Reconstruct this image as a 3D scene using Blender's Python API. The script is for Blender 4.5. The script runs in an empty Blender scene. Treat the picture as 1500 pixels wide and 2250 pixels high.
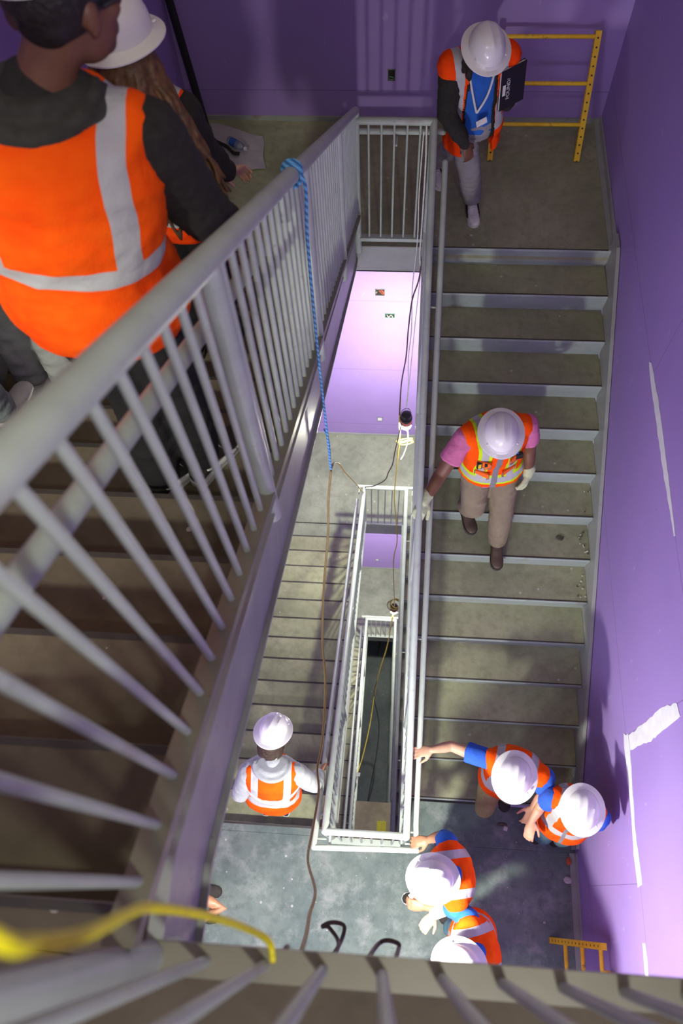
import bpy, bmesh, math, random
from mathutils import Vector, Matrix, Quaternion, noise
random.seed(7)
V = Vector
PI = math.pi
scene = bpy.context.scene
COL = scene.collection

# ------------------------------------------------------------------ camera, world, exposure
def cam_rot(yaw, pitch, roll):
    return Matrix.Rotation(yaw, 3, 'Z') @ Matrix.Rotation(pitch, 3, 'X') @ Matrix.Rotation(roll, 3, 'Z')
cd = bpy.data.cameras.new('camera')
cam = bpy.data.objects.new('camera', cd)
COL.objects.link(cam)
cam.matrix_world = Matrix.Translation((-1.54224, -4.35447, 4.29383)) @ cam_rot(0.14140, 0.46340, -0.08550).to_4x4()
cd.sensor_fit = 'VERTICAL'
cd.sensor_height = 36.0
cd.lens = 36.0 * 1692.08 / 2250.0
cd.clip_start = 0.02
cd.clip_end = 100
cd.dof.use_dof = True
cd.dof.focus_distance = 4.6
cd.dof.aperture_fstop = 3.0
scene.camera = cam

world = bpy.data.worlds.new('world')
scene.world = world
world.use_nodes = True
world.node_tree.nodes['Background'].inputs[0].default_value = (0.95, 0.80, 0.42, 1)
world.node_tree.nodes['Background'].inputs[1].default_value = 0.52

scene.view_settings.view_transform = 'Standard'
scene.view_settings.look = 'None'
scene.view_settings.gamma = 1.0
scene.view_settings.use_curve_mapping = False
scene.view_settings.exposure = 0.0

BULB = 2750.0       # emission of the work-light bulbs

# added unseen spot, cone shaped to brighten only the walkers' backs on the top flight
ld = bpy.data.lights.new('walker_fill_spot', 'SPOT'); lo_ = bpy.data.objects.new('walker_fill_spot', ld); COL.objects.link(lo_)
ld.energy = 300.0; ld.color = (1.0, 0.97, 0.84); ld.spot_size = math.radians(40); ld.spot_blend = 1.0; ld.shadow_soft_size = 0.08
lo_.location = (-2.85, -5.35, 4.0)
lo_.rotation_euler = (V((-2.62, -2.95, 2.50)) - V(lo_.location)).to_track_quat('-Z', 'Y').to_euler()
# bare lamp beside the camera on the storey above
ld = bpy.data.lights.new('storey_lamp', 'POINT'); lo_ = bpy.data.objects.new('storey_lamp', ld); COL.objects.link(lo_)
ld.energy = 82.0; ld.color = (1.0, 1.0, 0.84); ld.shadow_soft_size = 0.06
lo_.location = (-1.15, -4.95, 4.9)

# unseen fill light added under the top flight to lift the landing's shadows
ld = bpy.data.lights.new('landing_fill', 'POINT'); lo_ = bpy.data.objects.new('landing_fill', ld); COL.objects.link(lo_)
ld.energy = 85.0; ld.color = (0.92, 1.0, 0.86); ld.shadow_soft_size = 0.22
lo_.location = (-2.75, -5.2, 0.35)

# ------------------------------------------------------------------ dimensions (metres)
RISE, RUN = 0.174679, 0.2794
RISE1, RUN1 = 0.1880, 0.2957          # the top flight is a little steeper
ZA, ZB, ZC, ZD, ZE, ZF, ZG = 2.82, 0.0, -14*RISE, -28*RISE, -42*RISE, -56*RISE, -70*RISE
YC = -3.887                            # landing edge of the left flights
XW, XL, YF, YN = 0.033, -3.345, 1.411, -5.62
WL, WR = -1.862, -1.365                # the well

# ------------------------------------------------------------------ materials
def new_mat(name):
    m = bpy.data.materials.new(name); m.use_nodes = True
    nt = m.node_tree
    return m, nt, nt.nodes['Principled BSDF']
def N(nt, typ, **kw):
    n = nt.nodes.new(typ)
    for k, v in kw.items():
        if hasattr(n, k): setattr(n, k, v)
    return n
def L(nt, a, b): nt.links.new(a, b)
def setin(n, **kw):
    for k, v in kw.items(): n.inputs[k.replace('_', ' ')].default_value = v
def coords(nt, kind='Object'):
    return N(nt, 'ShaderNodeTexCoord').outputs[kind]
def noise_tex(nt, vec, scale, detail=4, rough=0.55):
    n = N(nt, 'ShaderNodeTexNoise'); L(nt, vec, n.inputs['Vector'])
    n.inputs['Scale'].default_value = scale; n.inputs['Detail'].default_value = detail; n.inputs['Roughness'].default_value = rough
    return n.outputs['Fac']
def ramp(nt, fac, stops):
    r = N(nt, 'ShaderNodeValToRGB'); L(nt, fac, r.inputs[0])
    el = r.color_ramp.elements
    while len(el) < len(stops): el.new(0.5)
    for e, (p, c) in zip(el, stops):
        e.position = p; e.color = (c[0], c[1], c[2], 1) if not isinstance(c, float) else (c, c, c, 1)
    return r.outputs[0]
def mix(nt, fac, a, b, blend='MIX'):
    n = N(nt, 'ShaderNodeMix'); n.data_type = 'RGBA'; n.blend_type = blend
    for sock, val in ((n.inputs[0], fac), (n.inputs[6], a), (n.inputs[7], b)):
        if isinstance(val, (float, int)): sock.default_value = val
        elif isinstance(val, tuple): sock.default_value = (val[0], val[1], val[2], 1)
        else: L(nt, val, sock)
    return n.outputs[2]
def math_(nt, op, a, b=None, c=None):
    n = N(nt, 'ShaderNodeMath'); n.operation = op
    for i, v in enumerate((a, b, c)):
        if v is None: continue
        if isinstance(v, (float, int)): n.inputs[i].default_value = v
        else: L(nt, v, n.inputs[i])
    return n.outputs[0]
def band(nt, val, centre, half):            # 1 inside |val - centre| < half
    d = math_(nt, 'ABSOLUTE', math_(nt, 'SUBTRACT', val, centre))
    return math_(nt, 'LESS_THAN', d, half)
def bump(nt, b, height, strength, dist=0.01):
    n = N(nt, 'ShaderNodeBump'); n.inputs['Strength'].default_value = strength; n.inputs['Distance'].default_value = dist
    L(nt, height, n.inputs['Height']); L(nt, n.outputs[0], b.inputs['Normal'])

def simple(name, col, rough=0.5, metal=0.0, var=0.12, scale=30, bmp=0.0):
    m, nt, b = new_mat(name)
    vec = coords(nt)
    f = noise_tex(nt, vec, scale)
    c2 = tuple(min(1, c * (1 + var)) for c in col); c1 = tuple(c * (1 - var) for c in col)
    L(nt, ramp(nt, f, [(0.3, c1), (0.7, c2)]), b.inputs['Base Color'])
    setin(b, Roughness=rough, Metallic=metal)
    if bmp: bump(nt, b, f, bmp)
    return m

def mat_purple(name, axis, seams_z, seams_v=()):
    """purple gypsum board, world coordinates; axis is the in-plane horizontal axis"""
    m, nt, b = new_mat(name)
    vec = coords(nt)
    sep = N(nt, 'ShaderNodeSeparateXYZ'); L(nt, vec, sep.inputs[0])
    z = sep.outputs['Z']; h = sep.outputs[axis]
    big = noise_tex(nt, vec, 0.9, 3)
    base = ramp(nt, big, [(0.3, (0.325, 0.218, 0.56)), (0.7, (0.375, 0.26, 0.62))])
    # vertical brushing of paper and dust
    mp = N(nt, 'ShaderNodeMapping'); L(nt, vec, mp.inputs[0]); mp.inputs['Scale'].default_value = (14, 14, 0.8)
    st = noise_tex(nt, mp.outputs[0], 1.0, 5)
    base = mix(nt, math_(nt, 'MULTIPLY', st, 0.28), base, (0.35, 0.25, 0.53))
    # pale scuffs
    mp2 = N(nt, 'ShaderNodeMapping'); L(nt, vec, mp2.inputs[0]); mp2.inputs['Scale'].default_value = (5, 5, 2.2); mp2.inputs['Rotation'].default_value = (0.5, 0.3, 0.2)
    sc = noise_tex(nt, mp2.outputs[0], 2.4, 8, 0.62)
    base = mix(nt, ramp(nt, sc, [(0.66, 0.0), (0.74, 0.45)]), base, (0.62, 0.55, 0.72))
    vo = N(nt, 'ShaderNodeTexVoronoi'); L(nt, vec, vo.inputs['Vector']); vo.inputs['Scale'].default_value = 3.1
    base = mix(nt, math_(nt, 'MULTIPLY', math_(nt, 'LESS_THAN', vo.outputs['Distance'], 0.018), 0.85), base, (0.05, 0.03, 0.09))
    line = None
    for s in seams_z:
        l = band(nt, z, s, 0.0022); line = l if line is None else math_(nt, 'MAXIMUM', line, l)
    for (s, z0, z1) in seams_v:
        l = math_(nt, 'MULTIPLY', band(nt, h, s, 0.002), band(nt, z, (z0+z1)/2, (z1-z0)/2)); line = math_(nt, 'MAXIMUM', line, l)
    if line is not None:
        base = mix(nt, math_(nt, 'MULTIPLY', line, 0.75), base, (0.10, 0.06, 0.20))
    L(nt, base, b.inputs['Base Color'])
    setin(b, Roughness=0.62)
    return m

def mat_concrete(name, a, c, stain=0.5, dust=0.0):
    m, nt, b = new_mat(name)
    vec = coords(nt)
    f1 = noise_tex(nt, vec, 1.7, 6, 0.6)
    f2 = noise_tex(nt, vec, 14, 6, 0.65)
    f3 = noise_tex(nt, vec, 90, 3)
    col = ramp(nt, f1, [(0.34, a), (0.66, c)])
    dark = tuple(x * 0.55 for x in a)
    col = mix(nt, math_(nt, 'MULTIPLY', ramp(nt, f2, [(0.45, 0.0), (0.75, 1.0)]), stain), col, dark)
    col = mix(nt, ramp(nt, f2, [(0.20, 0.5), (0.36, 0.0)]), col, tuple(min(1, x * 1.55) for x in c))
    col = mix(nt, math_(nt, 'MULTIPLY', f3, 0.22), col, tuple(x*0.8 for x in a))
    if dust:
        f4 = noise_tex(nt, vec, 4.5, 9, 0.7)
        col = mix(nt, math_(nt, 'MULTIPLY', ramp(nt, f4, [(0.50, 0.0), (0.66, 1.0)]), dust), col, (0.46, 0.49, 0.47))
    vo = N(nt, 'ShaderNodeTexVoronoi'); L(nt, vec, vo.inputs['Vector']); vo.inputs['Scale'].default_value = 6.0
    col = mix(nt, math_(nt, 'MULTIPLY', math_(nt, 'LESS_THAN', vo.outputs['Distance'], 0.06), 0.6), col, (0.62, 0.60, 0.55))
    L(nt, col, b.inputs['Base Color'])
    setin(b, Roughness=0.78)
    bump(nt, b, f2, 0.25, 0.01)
    return m

def mat_steel(name, col, rust=0.5):
    m, nt, b = new_mat(name)
    vec = coords(nt)
    f = noise_tex(nt, vec, 7, 6, 0.6)
    g = noise_tex(nt, vec, 38, 4, 0.6)
    c = ramp(nt, f, [(0.3, tuple(x*0.86 for x in col)), (0.7, tuple(min(1, x*1.1) for x in col))])
    c = mix(nt, math_(nt, 'MULTIPLY', ramp(nt, f, [(0.58, 0.0), (0.80, 1.0)]), rust), c, (0.19, 0.12, 0.07))
    c = mix(nt, math_(nt, 'MULTIPLY', ramp(nt, g, [(0.66, 0.0), (0.74, 1.0)]), 0.5), c, (0.12, 0.08, 0.06))
    L(nt, c, b.inputs['Base Color'])
    setin(b, Roughness=0.42)
    bump(nt, b, g, 0.06, 0.004)
    return m

ZS_R = [0.355 - 1.22*k for k in range(-4, 11)]
ZS_F = [0.27 - 1.22*k for k in range(-4, 11)]
M = {}
M['wall_r'] = mat_purple('purple_board_right', 'Y', ZS_R, [(-1.38, 0.355, 1.575), (-3.33, -0.865, 0.355), (-4.19, -2.085, -0.865), (-1.1, -2.085, -0.865)])
M['wall_f'] = mat_purple('purple_board_back', 'X', ZS_F, [(-1.0, -3.39, -2.17)])
M['wall_o'] = mat_purple('purple_board_other', 'Y', ZS_F)
M['conc'] = mat_concrete('concrete_landing', (0.205, 0.235, 0.175), (0.35, 0.385, 0.285))
M['concb'] = mat_concrete('concrete_grey_blue', (0.10, 0.145, 0.142), (0.22, 0.275, 0.245), 0.6, 0.38)
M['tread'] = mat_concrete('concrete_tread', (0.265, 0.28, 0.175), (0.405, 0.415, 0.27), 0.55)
M['tread_dim'] = mat_concrete('concrete_tread_dim', (0.108, 0.090, 0.060), (0.175, 0.147, 0.10), 0.5)  # same tread concrete, darkened to put the top flight's dimness into its colour
M['steel_dirty'] = mat_steel('dusty_primer_steel', (0.215, 0.21, 0.155), 0.8)
M['ground'] = mat_concrete('concrete_ground', (0.13, 0.155, 0.18), (0.22, 0.25, 0.27), 0.4)
M['steel'] = mat_steel('grey_primer_steel', (0.44, 0.51, 0.45))
M['steel2'] = mat_steel('grey_primer_plate', (0.36, 0.39, 0.36), 0.7)
M['riser'] = mat_steel('riser_plate', (0.37, 0.44, 0.43), 0.8)
M['mud'] = simple('joint_compound', (0.72, 0.74, 0.76), 0.8, 0, 0.08, 14, 0.2)
M['board'] = mat_concrete('beige_board', (0.34, 0.29, 0.20), (0.50, 0.44, 0.31), 0.5)
def mat_yellow():
    m, nt, b = new_mat('yellow_scaffold_paint')
    vec = coords(nt)
    f = noise_tex(nt, vec, 12, 6, 0.65)
    c = ramp(nt, f, [(0.35, (0.82, 0.50, 0.012)), (0.6, (0.95, 0.62, 0.02)), (0.70, (0.30, 0.14, 0.08)), (0.78, (0.12, 0.06, 0.10))])
    L(nt, c, b.inputs['Base Color']); setin(b, Roughness=0.45)
    return m
M['yellow'] = mat_yellow()
M['hole'] = simple('dark_hole', (0.02, 0.015, 0.012), 0.9)
M['black'] = simple('black_plastic', (0.012, 0.012, 0.014), 0.4)
M['blackcloth'] = simple('black_fleece', (0.018, 0.017, 0.015), 0.95, 0, 0.3, 60, 0.3)
M['charcoal'] = simple('charcoal_fleece', (0.035, 0.036, 0.030), 0.95, 0, 0.25, 40, 0.3)
M['hat'] = simple('white_hard_hat', (0.80, 0.80, 0.80), 0.22, 0, 0.02, 5)
M['cord_y'] = simple('yellow_cord', (0.50, 0.40, 0.05), 0.5)
M['cord_o'] = simple('olive_cord', (0.30, 0.23, 0.06), 0.5)
M['cord_b'] = simple('brown_cord', (0.09, 0.06, 0.045), 0.6)
M['cord_w'] = simple('white_cord', (0.7, 0.7, 0.68), 0.5)
M['cord_bright'] = simple('bright_yellow_cord', (0.80, 0.72, 0.01), 0.5)
M['nosing_line'] = simple('dark_nosing_line', (0.045, 0.04, 0.036), 0.55)
def mat_rope():
    m, nt, b = new_mat('blue_twisted_rope')
    w = N(nt, 'ShaderNodeTexWave'); L(nt, coords(nt), w.inputs['Vector']); w.inputs['Scale'].default_value = 22; w.bands_direction = 'DIAGONAL'
    L(nt, ramp(nt, w.outputs['Fac'], [(0.2, (0.03, 0.16, 0.42)), (0.8, (0.16, 0.50, 0.85))]), b.inputs['Base Color'])
    setin(b, Roughness=0.5)
    return m
M['rope'] = mat_rope()
def mat_emit(name, col, s):
    m, nt, b = new_mat(name)
    setin(b, Base_Color=(1, 1, 1, 1), Emission_Color=(*col, 1), Emission_Strength=s)
    return m
M['bulb'] = mat_emit('led_bulb', (1.0, 1.0, 0.80), BULB)
M['bulb2'] = mat_emit('led_bulb_near', (1.0, 1.0, 0.84), BULB*0.68)
M['guard'] = simple('pink_lamp_guard', (0.55, 0.20, 0.13), 0.5)

def mat_skin(name, col):
    m, nt, b = new_mat(name)
    f = noise_tex(nt, coords(nt), 18, 4)
    L(nt, ramp(nt, f, [(0.3, tuple(x*0.88 for x in col)), (0.7, tuple(min(1, x*1.1) for x in col))]), b.inputs['Base Color'])
    setin(b, Roughness=0.5)
    b.inputs['Subsurface Weight'].default_value = 0.08
    b.inputs['Subsurface Radius'].default_value = (0.01, 0.004, 0.002)
    return m
M['skin_light'] = mat_skin('skin_light', (0.58, 0.33, 0.22))
M['skin_mid'] = mat_skin('skin_mid', (0.36, 0.18, 0.10))
M['skin_dark'] = mat_skin('skin_dark', (0.16, 0.070, 0.038))
def mat_cloth(name, col, scale=120, var=0.12, rough=0.9):
    m, nt, b = new_mat(name)
    vec = coords(nt)
    f = noise_tex(nt, vec, scale, 3); g = noise_tex(nt, vec, 7, 4)
    c = ramp(nt, g, [(0.3, tuple(x*(1-var) for x in col)), (0.7, tuple(min(1, x*(1+var)) for x in col))])
    L(nt, c, b.inputs['Base Color']); setin(b, Roughness=rough)
    bump(nt, b, math_(nt, 'ADD', math_(nt, 'MULTIPLY', f, 0.15), g), 0.7, 0.02)
    return m
M['khaki'] = mat_cloth('khaki_trousers', (0.24, 0.20, 0.135))
M['olive'] = mat_cloth('olive_trousers', (0.30, 0.26, 0.12))
M['greypants'] = mat_cloth('grey_sweatpants', (0.27, 0.26, 0.27))
M['palegrey'] = mat_cloth('pale_grey_sweatpants', (0.46, 0.48, 0.46))
M['jeans'] = mat_cloth('washed_jeans', (0.36, 0.43, 0.43))
M['denim'] = mat_cloth('teal_denim', (0.07, 0.15, 0.19))
M['navy'] = mat_cloth('navy_cloth', (0.02, 0.035, 0.09))
M['blackpants'] = mat_cloth('black_trousers', (0.008, 0.008, 0.009))
M['blue'] = mat_cloth('royal_blue_shirt', (0.015, 0.12, 0.50))
M['teeblue'] = mat_cloth('blue_tee', (0.02, 0.10, 0.55))
M['pink'] = mat_cloth('pink_tee', (0.58, 0.16, 0.33))
M['hoodgrey'] = mat_cloth('grey_hoodie', (0.36, 0.385, 0.40), 160, 0.08)
M['beige'] = mat_cloth('beige_sleeve', (0.60, 0.53, 0.44))
M['glove'] = mat_cloth('pale_green_glove', (0.50, 0.56, 0.36))
M['hair_black'] = simple('black_hair', (0.012, 0.009, 0.008), 0.6, 0, 0.5, 90, 0.5)
M['hair_curl'] = simple('curly_dark_hair', (0.035, 0.020, 0.010), 0.55, 0, 0.6, 120, 0.6)
M['hair_brown'] = simple('brown_long_hair', (0.13, 0.065, 0.025), 0.5, 0, 0.45, 40, 0.4)
M['white'] = simple('white_rubber', (0.72, 0.72, 0.70), 0.6)
M['boot'] = simple('brown_leather', (0.085, 0.058, 0.04), 0.5, 0, 0.25, 20)
M['soledark'] = simple('dark_rubber', (0.04, 0.035, 0.03), 0.8)
M['eye'] = simple('eye_white', (0.75, 0.72, 0.68), 0.2)

def mat_vest(name, kind='plain', gap=True, lo=0.10, red=0.0, u0=0.115):
    """orange safety vest; the 'torso' attribute holds (across, depth, height above pelvis)"""
    m, nt, b = new_mat(name)
    at = N(nt, 'ShaderNodeAttribute'); at.attribute_name = 'torso'
    sp = N(nt, 'ShaderNodeSeparateXYZ'); L(nt, at.outputs['Vector'], sp.inputs[0])
    u, d, w = sp.outputs
    au = math_(nt, 'ABSOLUTE', u)
    g = noise_tex(nt, coords(nt), 9, 4)
    mesh_ = noise_tex(nt, coords(nt), 260, 2)
    col = ramp(nt, g, [(0.3, (0.95, 0.070 - red*0.03, 0.003)), (0.7, (1.0, 0.125 - red*0.06, 0.004))])
    silver = (0.46, 0.47, 0.48)
    if kind == 'plain':
        s = math_(nt, 'MAXIMUM', band(nt, w, lo, 0.026), math_(nt, 'MULTIPLY', band(nt, au, u0, 0.026), math_(nt, 'GREATER_THAN', w, lo)))
        edge = None
    else:
        s = math_(nt, 'MAXIMUM', band(nt, w, lo, 0.022), math_(nt, 'MULTIPLY', band(nt, au, u0, 0.022), math_(nt, 'GREATER_THAN', w, lo)))
        edge = math_(nt, 'MAXIMUM', band(nt, w, lo, 0.044), math_(nt, 'MULTIPLY', band(nt, au, u0, 0.042), math_(nt, 'GREATER_THAN', w, lo)))
        col = mix(nt, edge, col, (0.55, 0.78, 0.02))
    col = mix(nt, s, col, silver)
    if gap:
        z = math_(nt, 'MULTIPLY', band(nt, u, 0.0, 0.012 if kind == 'plain' else 0.02), math_(nt, 'GREATER_THAN', d, 0.0))
        col = mix(nt, z, col, (0.22, 0.22, 0.24))
    L(nt, col, b.inputs['Base Color'])
    b.inputs['Specular IOR Level'].default_value = 0.12
    L(nt, ramp(nt, s, [(0.0, 0.9), (1.0, 0.35)]), b.inputs['Roughness'])
    bump(nt, b, math_(nt, 'ADD', math_(nt, 'MULTIPLY', mesh_, 0.1), g), 0.6, 0.02)
    return m
M['vest'] = mat_vest('orange_vest')
M['vest_red'] = mat_vest('red_orange_vest', red=0.7, u0=0.135, lo=0.04, gap=False)
M['vest_l'] = mat_vest('wide_orange_vest', lo=0.19, u0=0.148)
M['vest_sur'] = mat_vest('surveyor_vest', 'lime', True, 0.055, 0.0, 0.10)

# ------------------------------------------------------------------ object helpers
def tag(o, label=None, cat=None, group=None, kind=None):
    if label: o['label'] = label
    if cat: o['category'] = cat
    if group: o['group'] = group
    if kind: o['kind'] = kind
    return o
def empty(name, loc=(0, 0, 0)):
    o = bpy.data.objects.new(name, None); COL.objects.link(o); o.location = loc
    o.empty_display_size = 0.1
    return o
def thing(name, label, cat, loc=(0, 0, 0), group=None):
    return tag(empty(name, loc), label, cat, group)
def link_mesh(name, me, mat, parent=None):
    o = bpy.data.objects.new(name, me); COL.objects.link(o)
    if mat is not None: me.materials.append(mat)
    if parent is not None:
        o.parent = parent
        pl = V((0, 0, 0)); p = parent
        while p is not None: pl += p.location; p = p.parent
        o.location = -pl                   # all geometry is written in world coordinates
    return o
class MB:
    def __init__(s): s.v = []; s.f = []
    def add(s, vs, fs):
        n = len(s.v); s.v += [tuple(v) for v in vs]; s.f += [tuple(i + n for i in f) for f in fs]; return s
    def box(s, a, b):
        x0, y0, z0 = a; x1, y1, z1 = b
        if x0 > x1: x0, x1 = x1, x0
        if y0 > y1: y0, y1 = y1, y0
        if z0 > z1: z0, z1 = z1, z0
        return s.add([(x0,y0,z0),(x1,y0,z0),(x1,y1,z0),(x0,y1,z0),(x0,y0,z1),(x1,y0,z1),(x1,y1,z1),(x0,y1,z1)],
                     [(0,3,2,1),(4,5,6,7),(0,1,5,4),(1,2,6,5),(2,3,7,6),(3,0,4,7)])
    def prism(s, prof, axis, a, b):
        """closed polygon prof in the other two axes, extruded along axis from a to b"""
        n = len(prof)
        def mk(p, q):
            return (q, p[0], p[1]) if axis == 0 else ((p[0], q, p[1]) if axis == 1 else (p[0], p[1], q))
        vs = [mk(p, a) for p in prof] + [mk(p, b) for p in prof]
        fs = [tuple(range(n)), tuple(range(2*n-1, n-1, -1))] + [(i, n+i, n+(i+1) % n, (i+1) % n) for i in range(n)]
        return s.add(vs, fs)
    def sweep(s, prof, path):
        """closed profile [(a, c)] in x, z swept along path points (offsets added)"""
        n = len(prof); vs = []
        for p in path: vs += [(p[0]+a, p[1], p[2]+c) for a, c in prof]
        k = len(path); fs = [tuple(range(n)), tuple(range(k*n-1, (k-1)*n-1, -1))]
        for j in range(k-1): fs += [(j*n+i, (j+1)*n+i, (j+1)*n+(i+1) % n, j*n+(i+1) % n) for i in range(n)]
        return s.add(vs, fs)
    def rings(s, rings, cap=True):
        n = len(rings[0]); vs = [p for r in rings for p in r]
        fs = []
        for j in range(len(rings)-1):
            fs += [(j*n+i, j*n+(i+1) % n, (j+1)*n+(i+1) % n, (j+1)*n+i) for i in range(n)]
        if cap: fs += [tuple(range(n-1, -1, -1)), tuple(range((len(rings)-1)*n, len(rings)*n))]
        return s.add(vs, fs)
    def tube(s, pts, r, n=12, caps=True, round_=False):
        pts = [V(p) for p in pts]
        rr = r if isinstance(r, (list, tuple)) else [r]*len(pts)
        t0 = (pts[1]-pts[0]).normalized()
        u = t0.cross(V((0, 0, 1)));
        if u.length < 1e-3: u = t0.cross(V((0, 1, 0)))
        u.normalize(); rings = []; tp = t0
        for i, p in enumerate(pts):
            t = t0 if i == 0 else ((pts[i]-pts[i-1]).normalized() if i == len(pts)-1 else ((pts[i]-pts[i-1]).normalized()+(pts[i+1]-pts[i]).normalized()).normalized())
            q = tp.rotation_difference(t); u = (q @ u); u = (u - t*u.dot(t)).normalized(); w = t.cross(u); tp = t
            if round_ and i == 0:
                for a in (80, 50, 25): rings.append([p - t*rr[0]*math.sin(math.radians(a)) + (u*math.cos(2*PI*k/n)+w*math.sin(2*PI*k/n))*rr[0]*math.cos(math.radians(a)) for k in range(n)])
            rings.append([p + (u*math.cos(2*PI*k/n)+w*math.sin(2*PI*k/n))*rr[i] for k in range(n)])
            if round_ and i == len(pts)-1:
                for a in (25, 50, 80): rings.append([p + t*rr[-1]*math.sin(math.radians(a)) + (u*math.cos(2*PI*k/n)+w*math.sin(2*PI*k/n))*rr[-1]*math.cos(math.radians(a)) for k in range(n)])
        return s.rings(rings, caps)
    def ell(s, c, ax, n=16, m=10):
        """ellipsoid; ax = three axis vectors"""
        c = V(c); a, b, d = [V(x) for x in ax]; rings = []
        for j in range(1, m):
            ph = PI*j/m
            rings.append([c + (a*math.cos(2*PI*k/n) + b*math.sin(2*PI*k/n))*math.sin(ph) - d*math.cos(ph) for k in range(n)])
        return s.rings(rings, True)
    def mesh(s, name, smooth=True):
        me = bpy.data.meshes.new(name); me.from_pydata(s.v, [], s.f); me.update()
        bm = bmesh.new(); bm.from_mesh(me); bmesh.ops.recalc_face_normals(bm, faces=bm.faces); bm.to_mesh(me); bm.free()
        if smooth:
            me.polygons.foreach_set('use_smooth', [True]*len(me.polygons))
            me.set_sharp_from_angle(angle=math.radians(38))
        return me
    def build(s, name, mat, parent=None, smooth=True):
        return link_mesh(name, s.mesh(name, smooth), mat, parent)

def spline(pts, per=8):
    P = [V(p) for p in pts]; out = []
    for i in range(len(P)-1):
        p0 = P[max(i-1, 0)]; p1 = P[i]; p2 = P[i+1]; p3 = P[min(i+2, len(P)-1)]
        for k in range(per):
            t = k/per
            out.append(0.5*((2*p1)+(p2-p0)*t+(2*p0-5*p1+4*p2-p3)*t*t+(3*p1-p0-3*p2+p3)*t**3))
    out.append(P[-1]); return out
# ------------------------------------------------------------------ the stairwell shell
def struct(name, mb, mat, parent=None, smooth=False):
    o = mb.build(name, mat, parent, smooth)
    if parent is None: o['kind'] = 'structure'
    return o
ZT = 6.4
wr = struct('wall_right', MB().box((XW, YN-0.15, ZG-0.1), (XW+0.15, YF+0.15, ZT)), M['wall_r'])
struct('wall_back', MB().box((XL-0.15, YF, ZG-0.1), (XW, YF+0.15, ZT)), M['wall_f'])
struct('wall_left', MB().box((XL-0.15, YN-0.15, ZG-0.1), (XL, YF, ZT)), M['wall_o'])
struct('wall_front', MB().box((XL, YN-0.15, ZG-0.1), (XW, YN, ZT)), M['wall_o'])
struct('floor', MB().box((XL, YN, ZG-0.1), (XW, YF, ZG)), M['ground'])

# joint compound smeared over board seams on the right wall
def patch(poly, seed):
    rnd = random.Random(seed); pts = []
    n = len(poly)
    for i in range(n):
        a = V((poly[i][0], poly[i][1])); b = V((poly[(i+1) % n][0], poly[(i+1) % n][1]))
        k = max(1, int((b-a).length/0.04))
        for j in range(k):
            p = a.lerp(b, j/k); pts.append((p.x+rnd.uniform(-1, 1)*0.007, p.y+rnd.uniform(-1, 1)*0.005))
    mb = MB()
    mb.prism(pts, 0, XW-0.003, XW+0.002)
    return mb
tag(patch([(-1.26,0.335),(-1.30,0.372),(-1.56,0.392),(-1.80,0.395),(-2.15,0.382),(-2.46,0.365),(-2.47,0.345),(-2.27,0.336),(-2.04,0.318),(-1.70,0.318),(-1.40,0.318)], 1)
    .build('joint_compound_patch', M['mud'], wr, False), 'long tapering smear of pale joint compound')
tag(patch([(-3.31,-0.90),(-3.33,-0.81),(-3.41,-0.80),(-3.73,-0.835),(-3.91,-0.85),(-4.09,-0.83),(-4.20,-0.82),(-4.21,-0.91),(-4.03,-0.93),(-3.83,-0.90),(-3.56,-0.905),(-3.39,-0.91)], 2)
    .build('joint_compound_patch', M['mud'], wr, False), 'long white strip of joint compound')
tag(patch([(-3.335,-0.80),(-3.325,-0.44),(-3.30,-0.15),(-3.33,0.08),(-3.40,0.10),(-3.42,-0.08),(-3.44,-0.40),(-3.43,-0.79)], 3)
    .build('joint_compound_patch', M['mud'], wr, False), 'broad short smear of joint compound across the strip')
tag(patch([(-4.50,-0.92),(-4.50,-0.865),(-4.68,-0.86),(-4.90,-0.87),(-4.90,-0.93),(-4.68,-0.93)], 4)
    .build('joint_compound_patch', M['mud'], wr, False), 'low end of the joint compound strip')

# ------------------------------------------------------------------ landings: concrete slab, steel edge beam and wall angles
def landing(z, y0, y1, wellside, mat, front):
    """front: y of the slab edge; wellside +1 when the well lies at greater y"""
    s = struct('floor', MB().box((XL+0.006, min(y0, y1)+0.002, z-0.10), (XW-0.006, max(y0, y1)-0.002, z)), mat)
    yb = front
    b = MB(); b.box((WL-0.06, yb, z-0.26), (WR+0.06, yb-0.012*wellside, z-0.005))
    b.box((WL-0.06, yb, z-0.26), (WR+0.06, yb-0.07*wellside, z-0.248))
    struct('trim_1', b, M['steel2'])
    deck = MB().box((XL+0.006, min(y0, y1)+0.004, z-0.125), (XW-0.006, max(y0, y1)-0.016, z-0.101))
    struct('trim_1', deck, M['steel2'])
    yw = y1 if abs(y1-front) > abs(y0-front) else y0
    sgn = 1 if yw < front else -1
    a = MB()
    a.box((XL+0.006, yw+0.001*sgn, z+0.0005), (XW-0.006, yw+0.012*sgn, z+0.045))
    a.box((XW-0.012, front, z+0.0005), (XW-0.0015, yw+0.012*sgn, z+0.07))
    a.box((XW-0.05, front, z+0.0005), (XW-0.012, yw+0.012*sgn, z+0.008))
    a.box((XL+0.0015, front, z+0.0005), (XL+0.012, yw+0.012*sgn, z+0.07))
    struct('trim_2', a, M['steel2'])
    return s
landing(ZB, 0.004, YF, -1, M['tread'], 0.004)
landing(ZD, 0.016, YF, -1, M['conc'], 0.016)
landing(ZF, 0.012, YF, -1, M['conc'], 0.012)
landing(ZC, YN, -3.955, 1, M['concb'], -3.955)
landing(ZE, YN, -3.955, 1, M['conc'], -3.955)
landing(ZA, YN, -4.475, 1, M['tread_dim'], -4.475)
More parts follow.
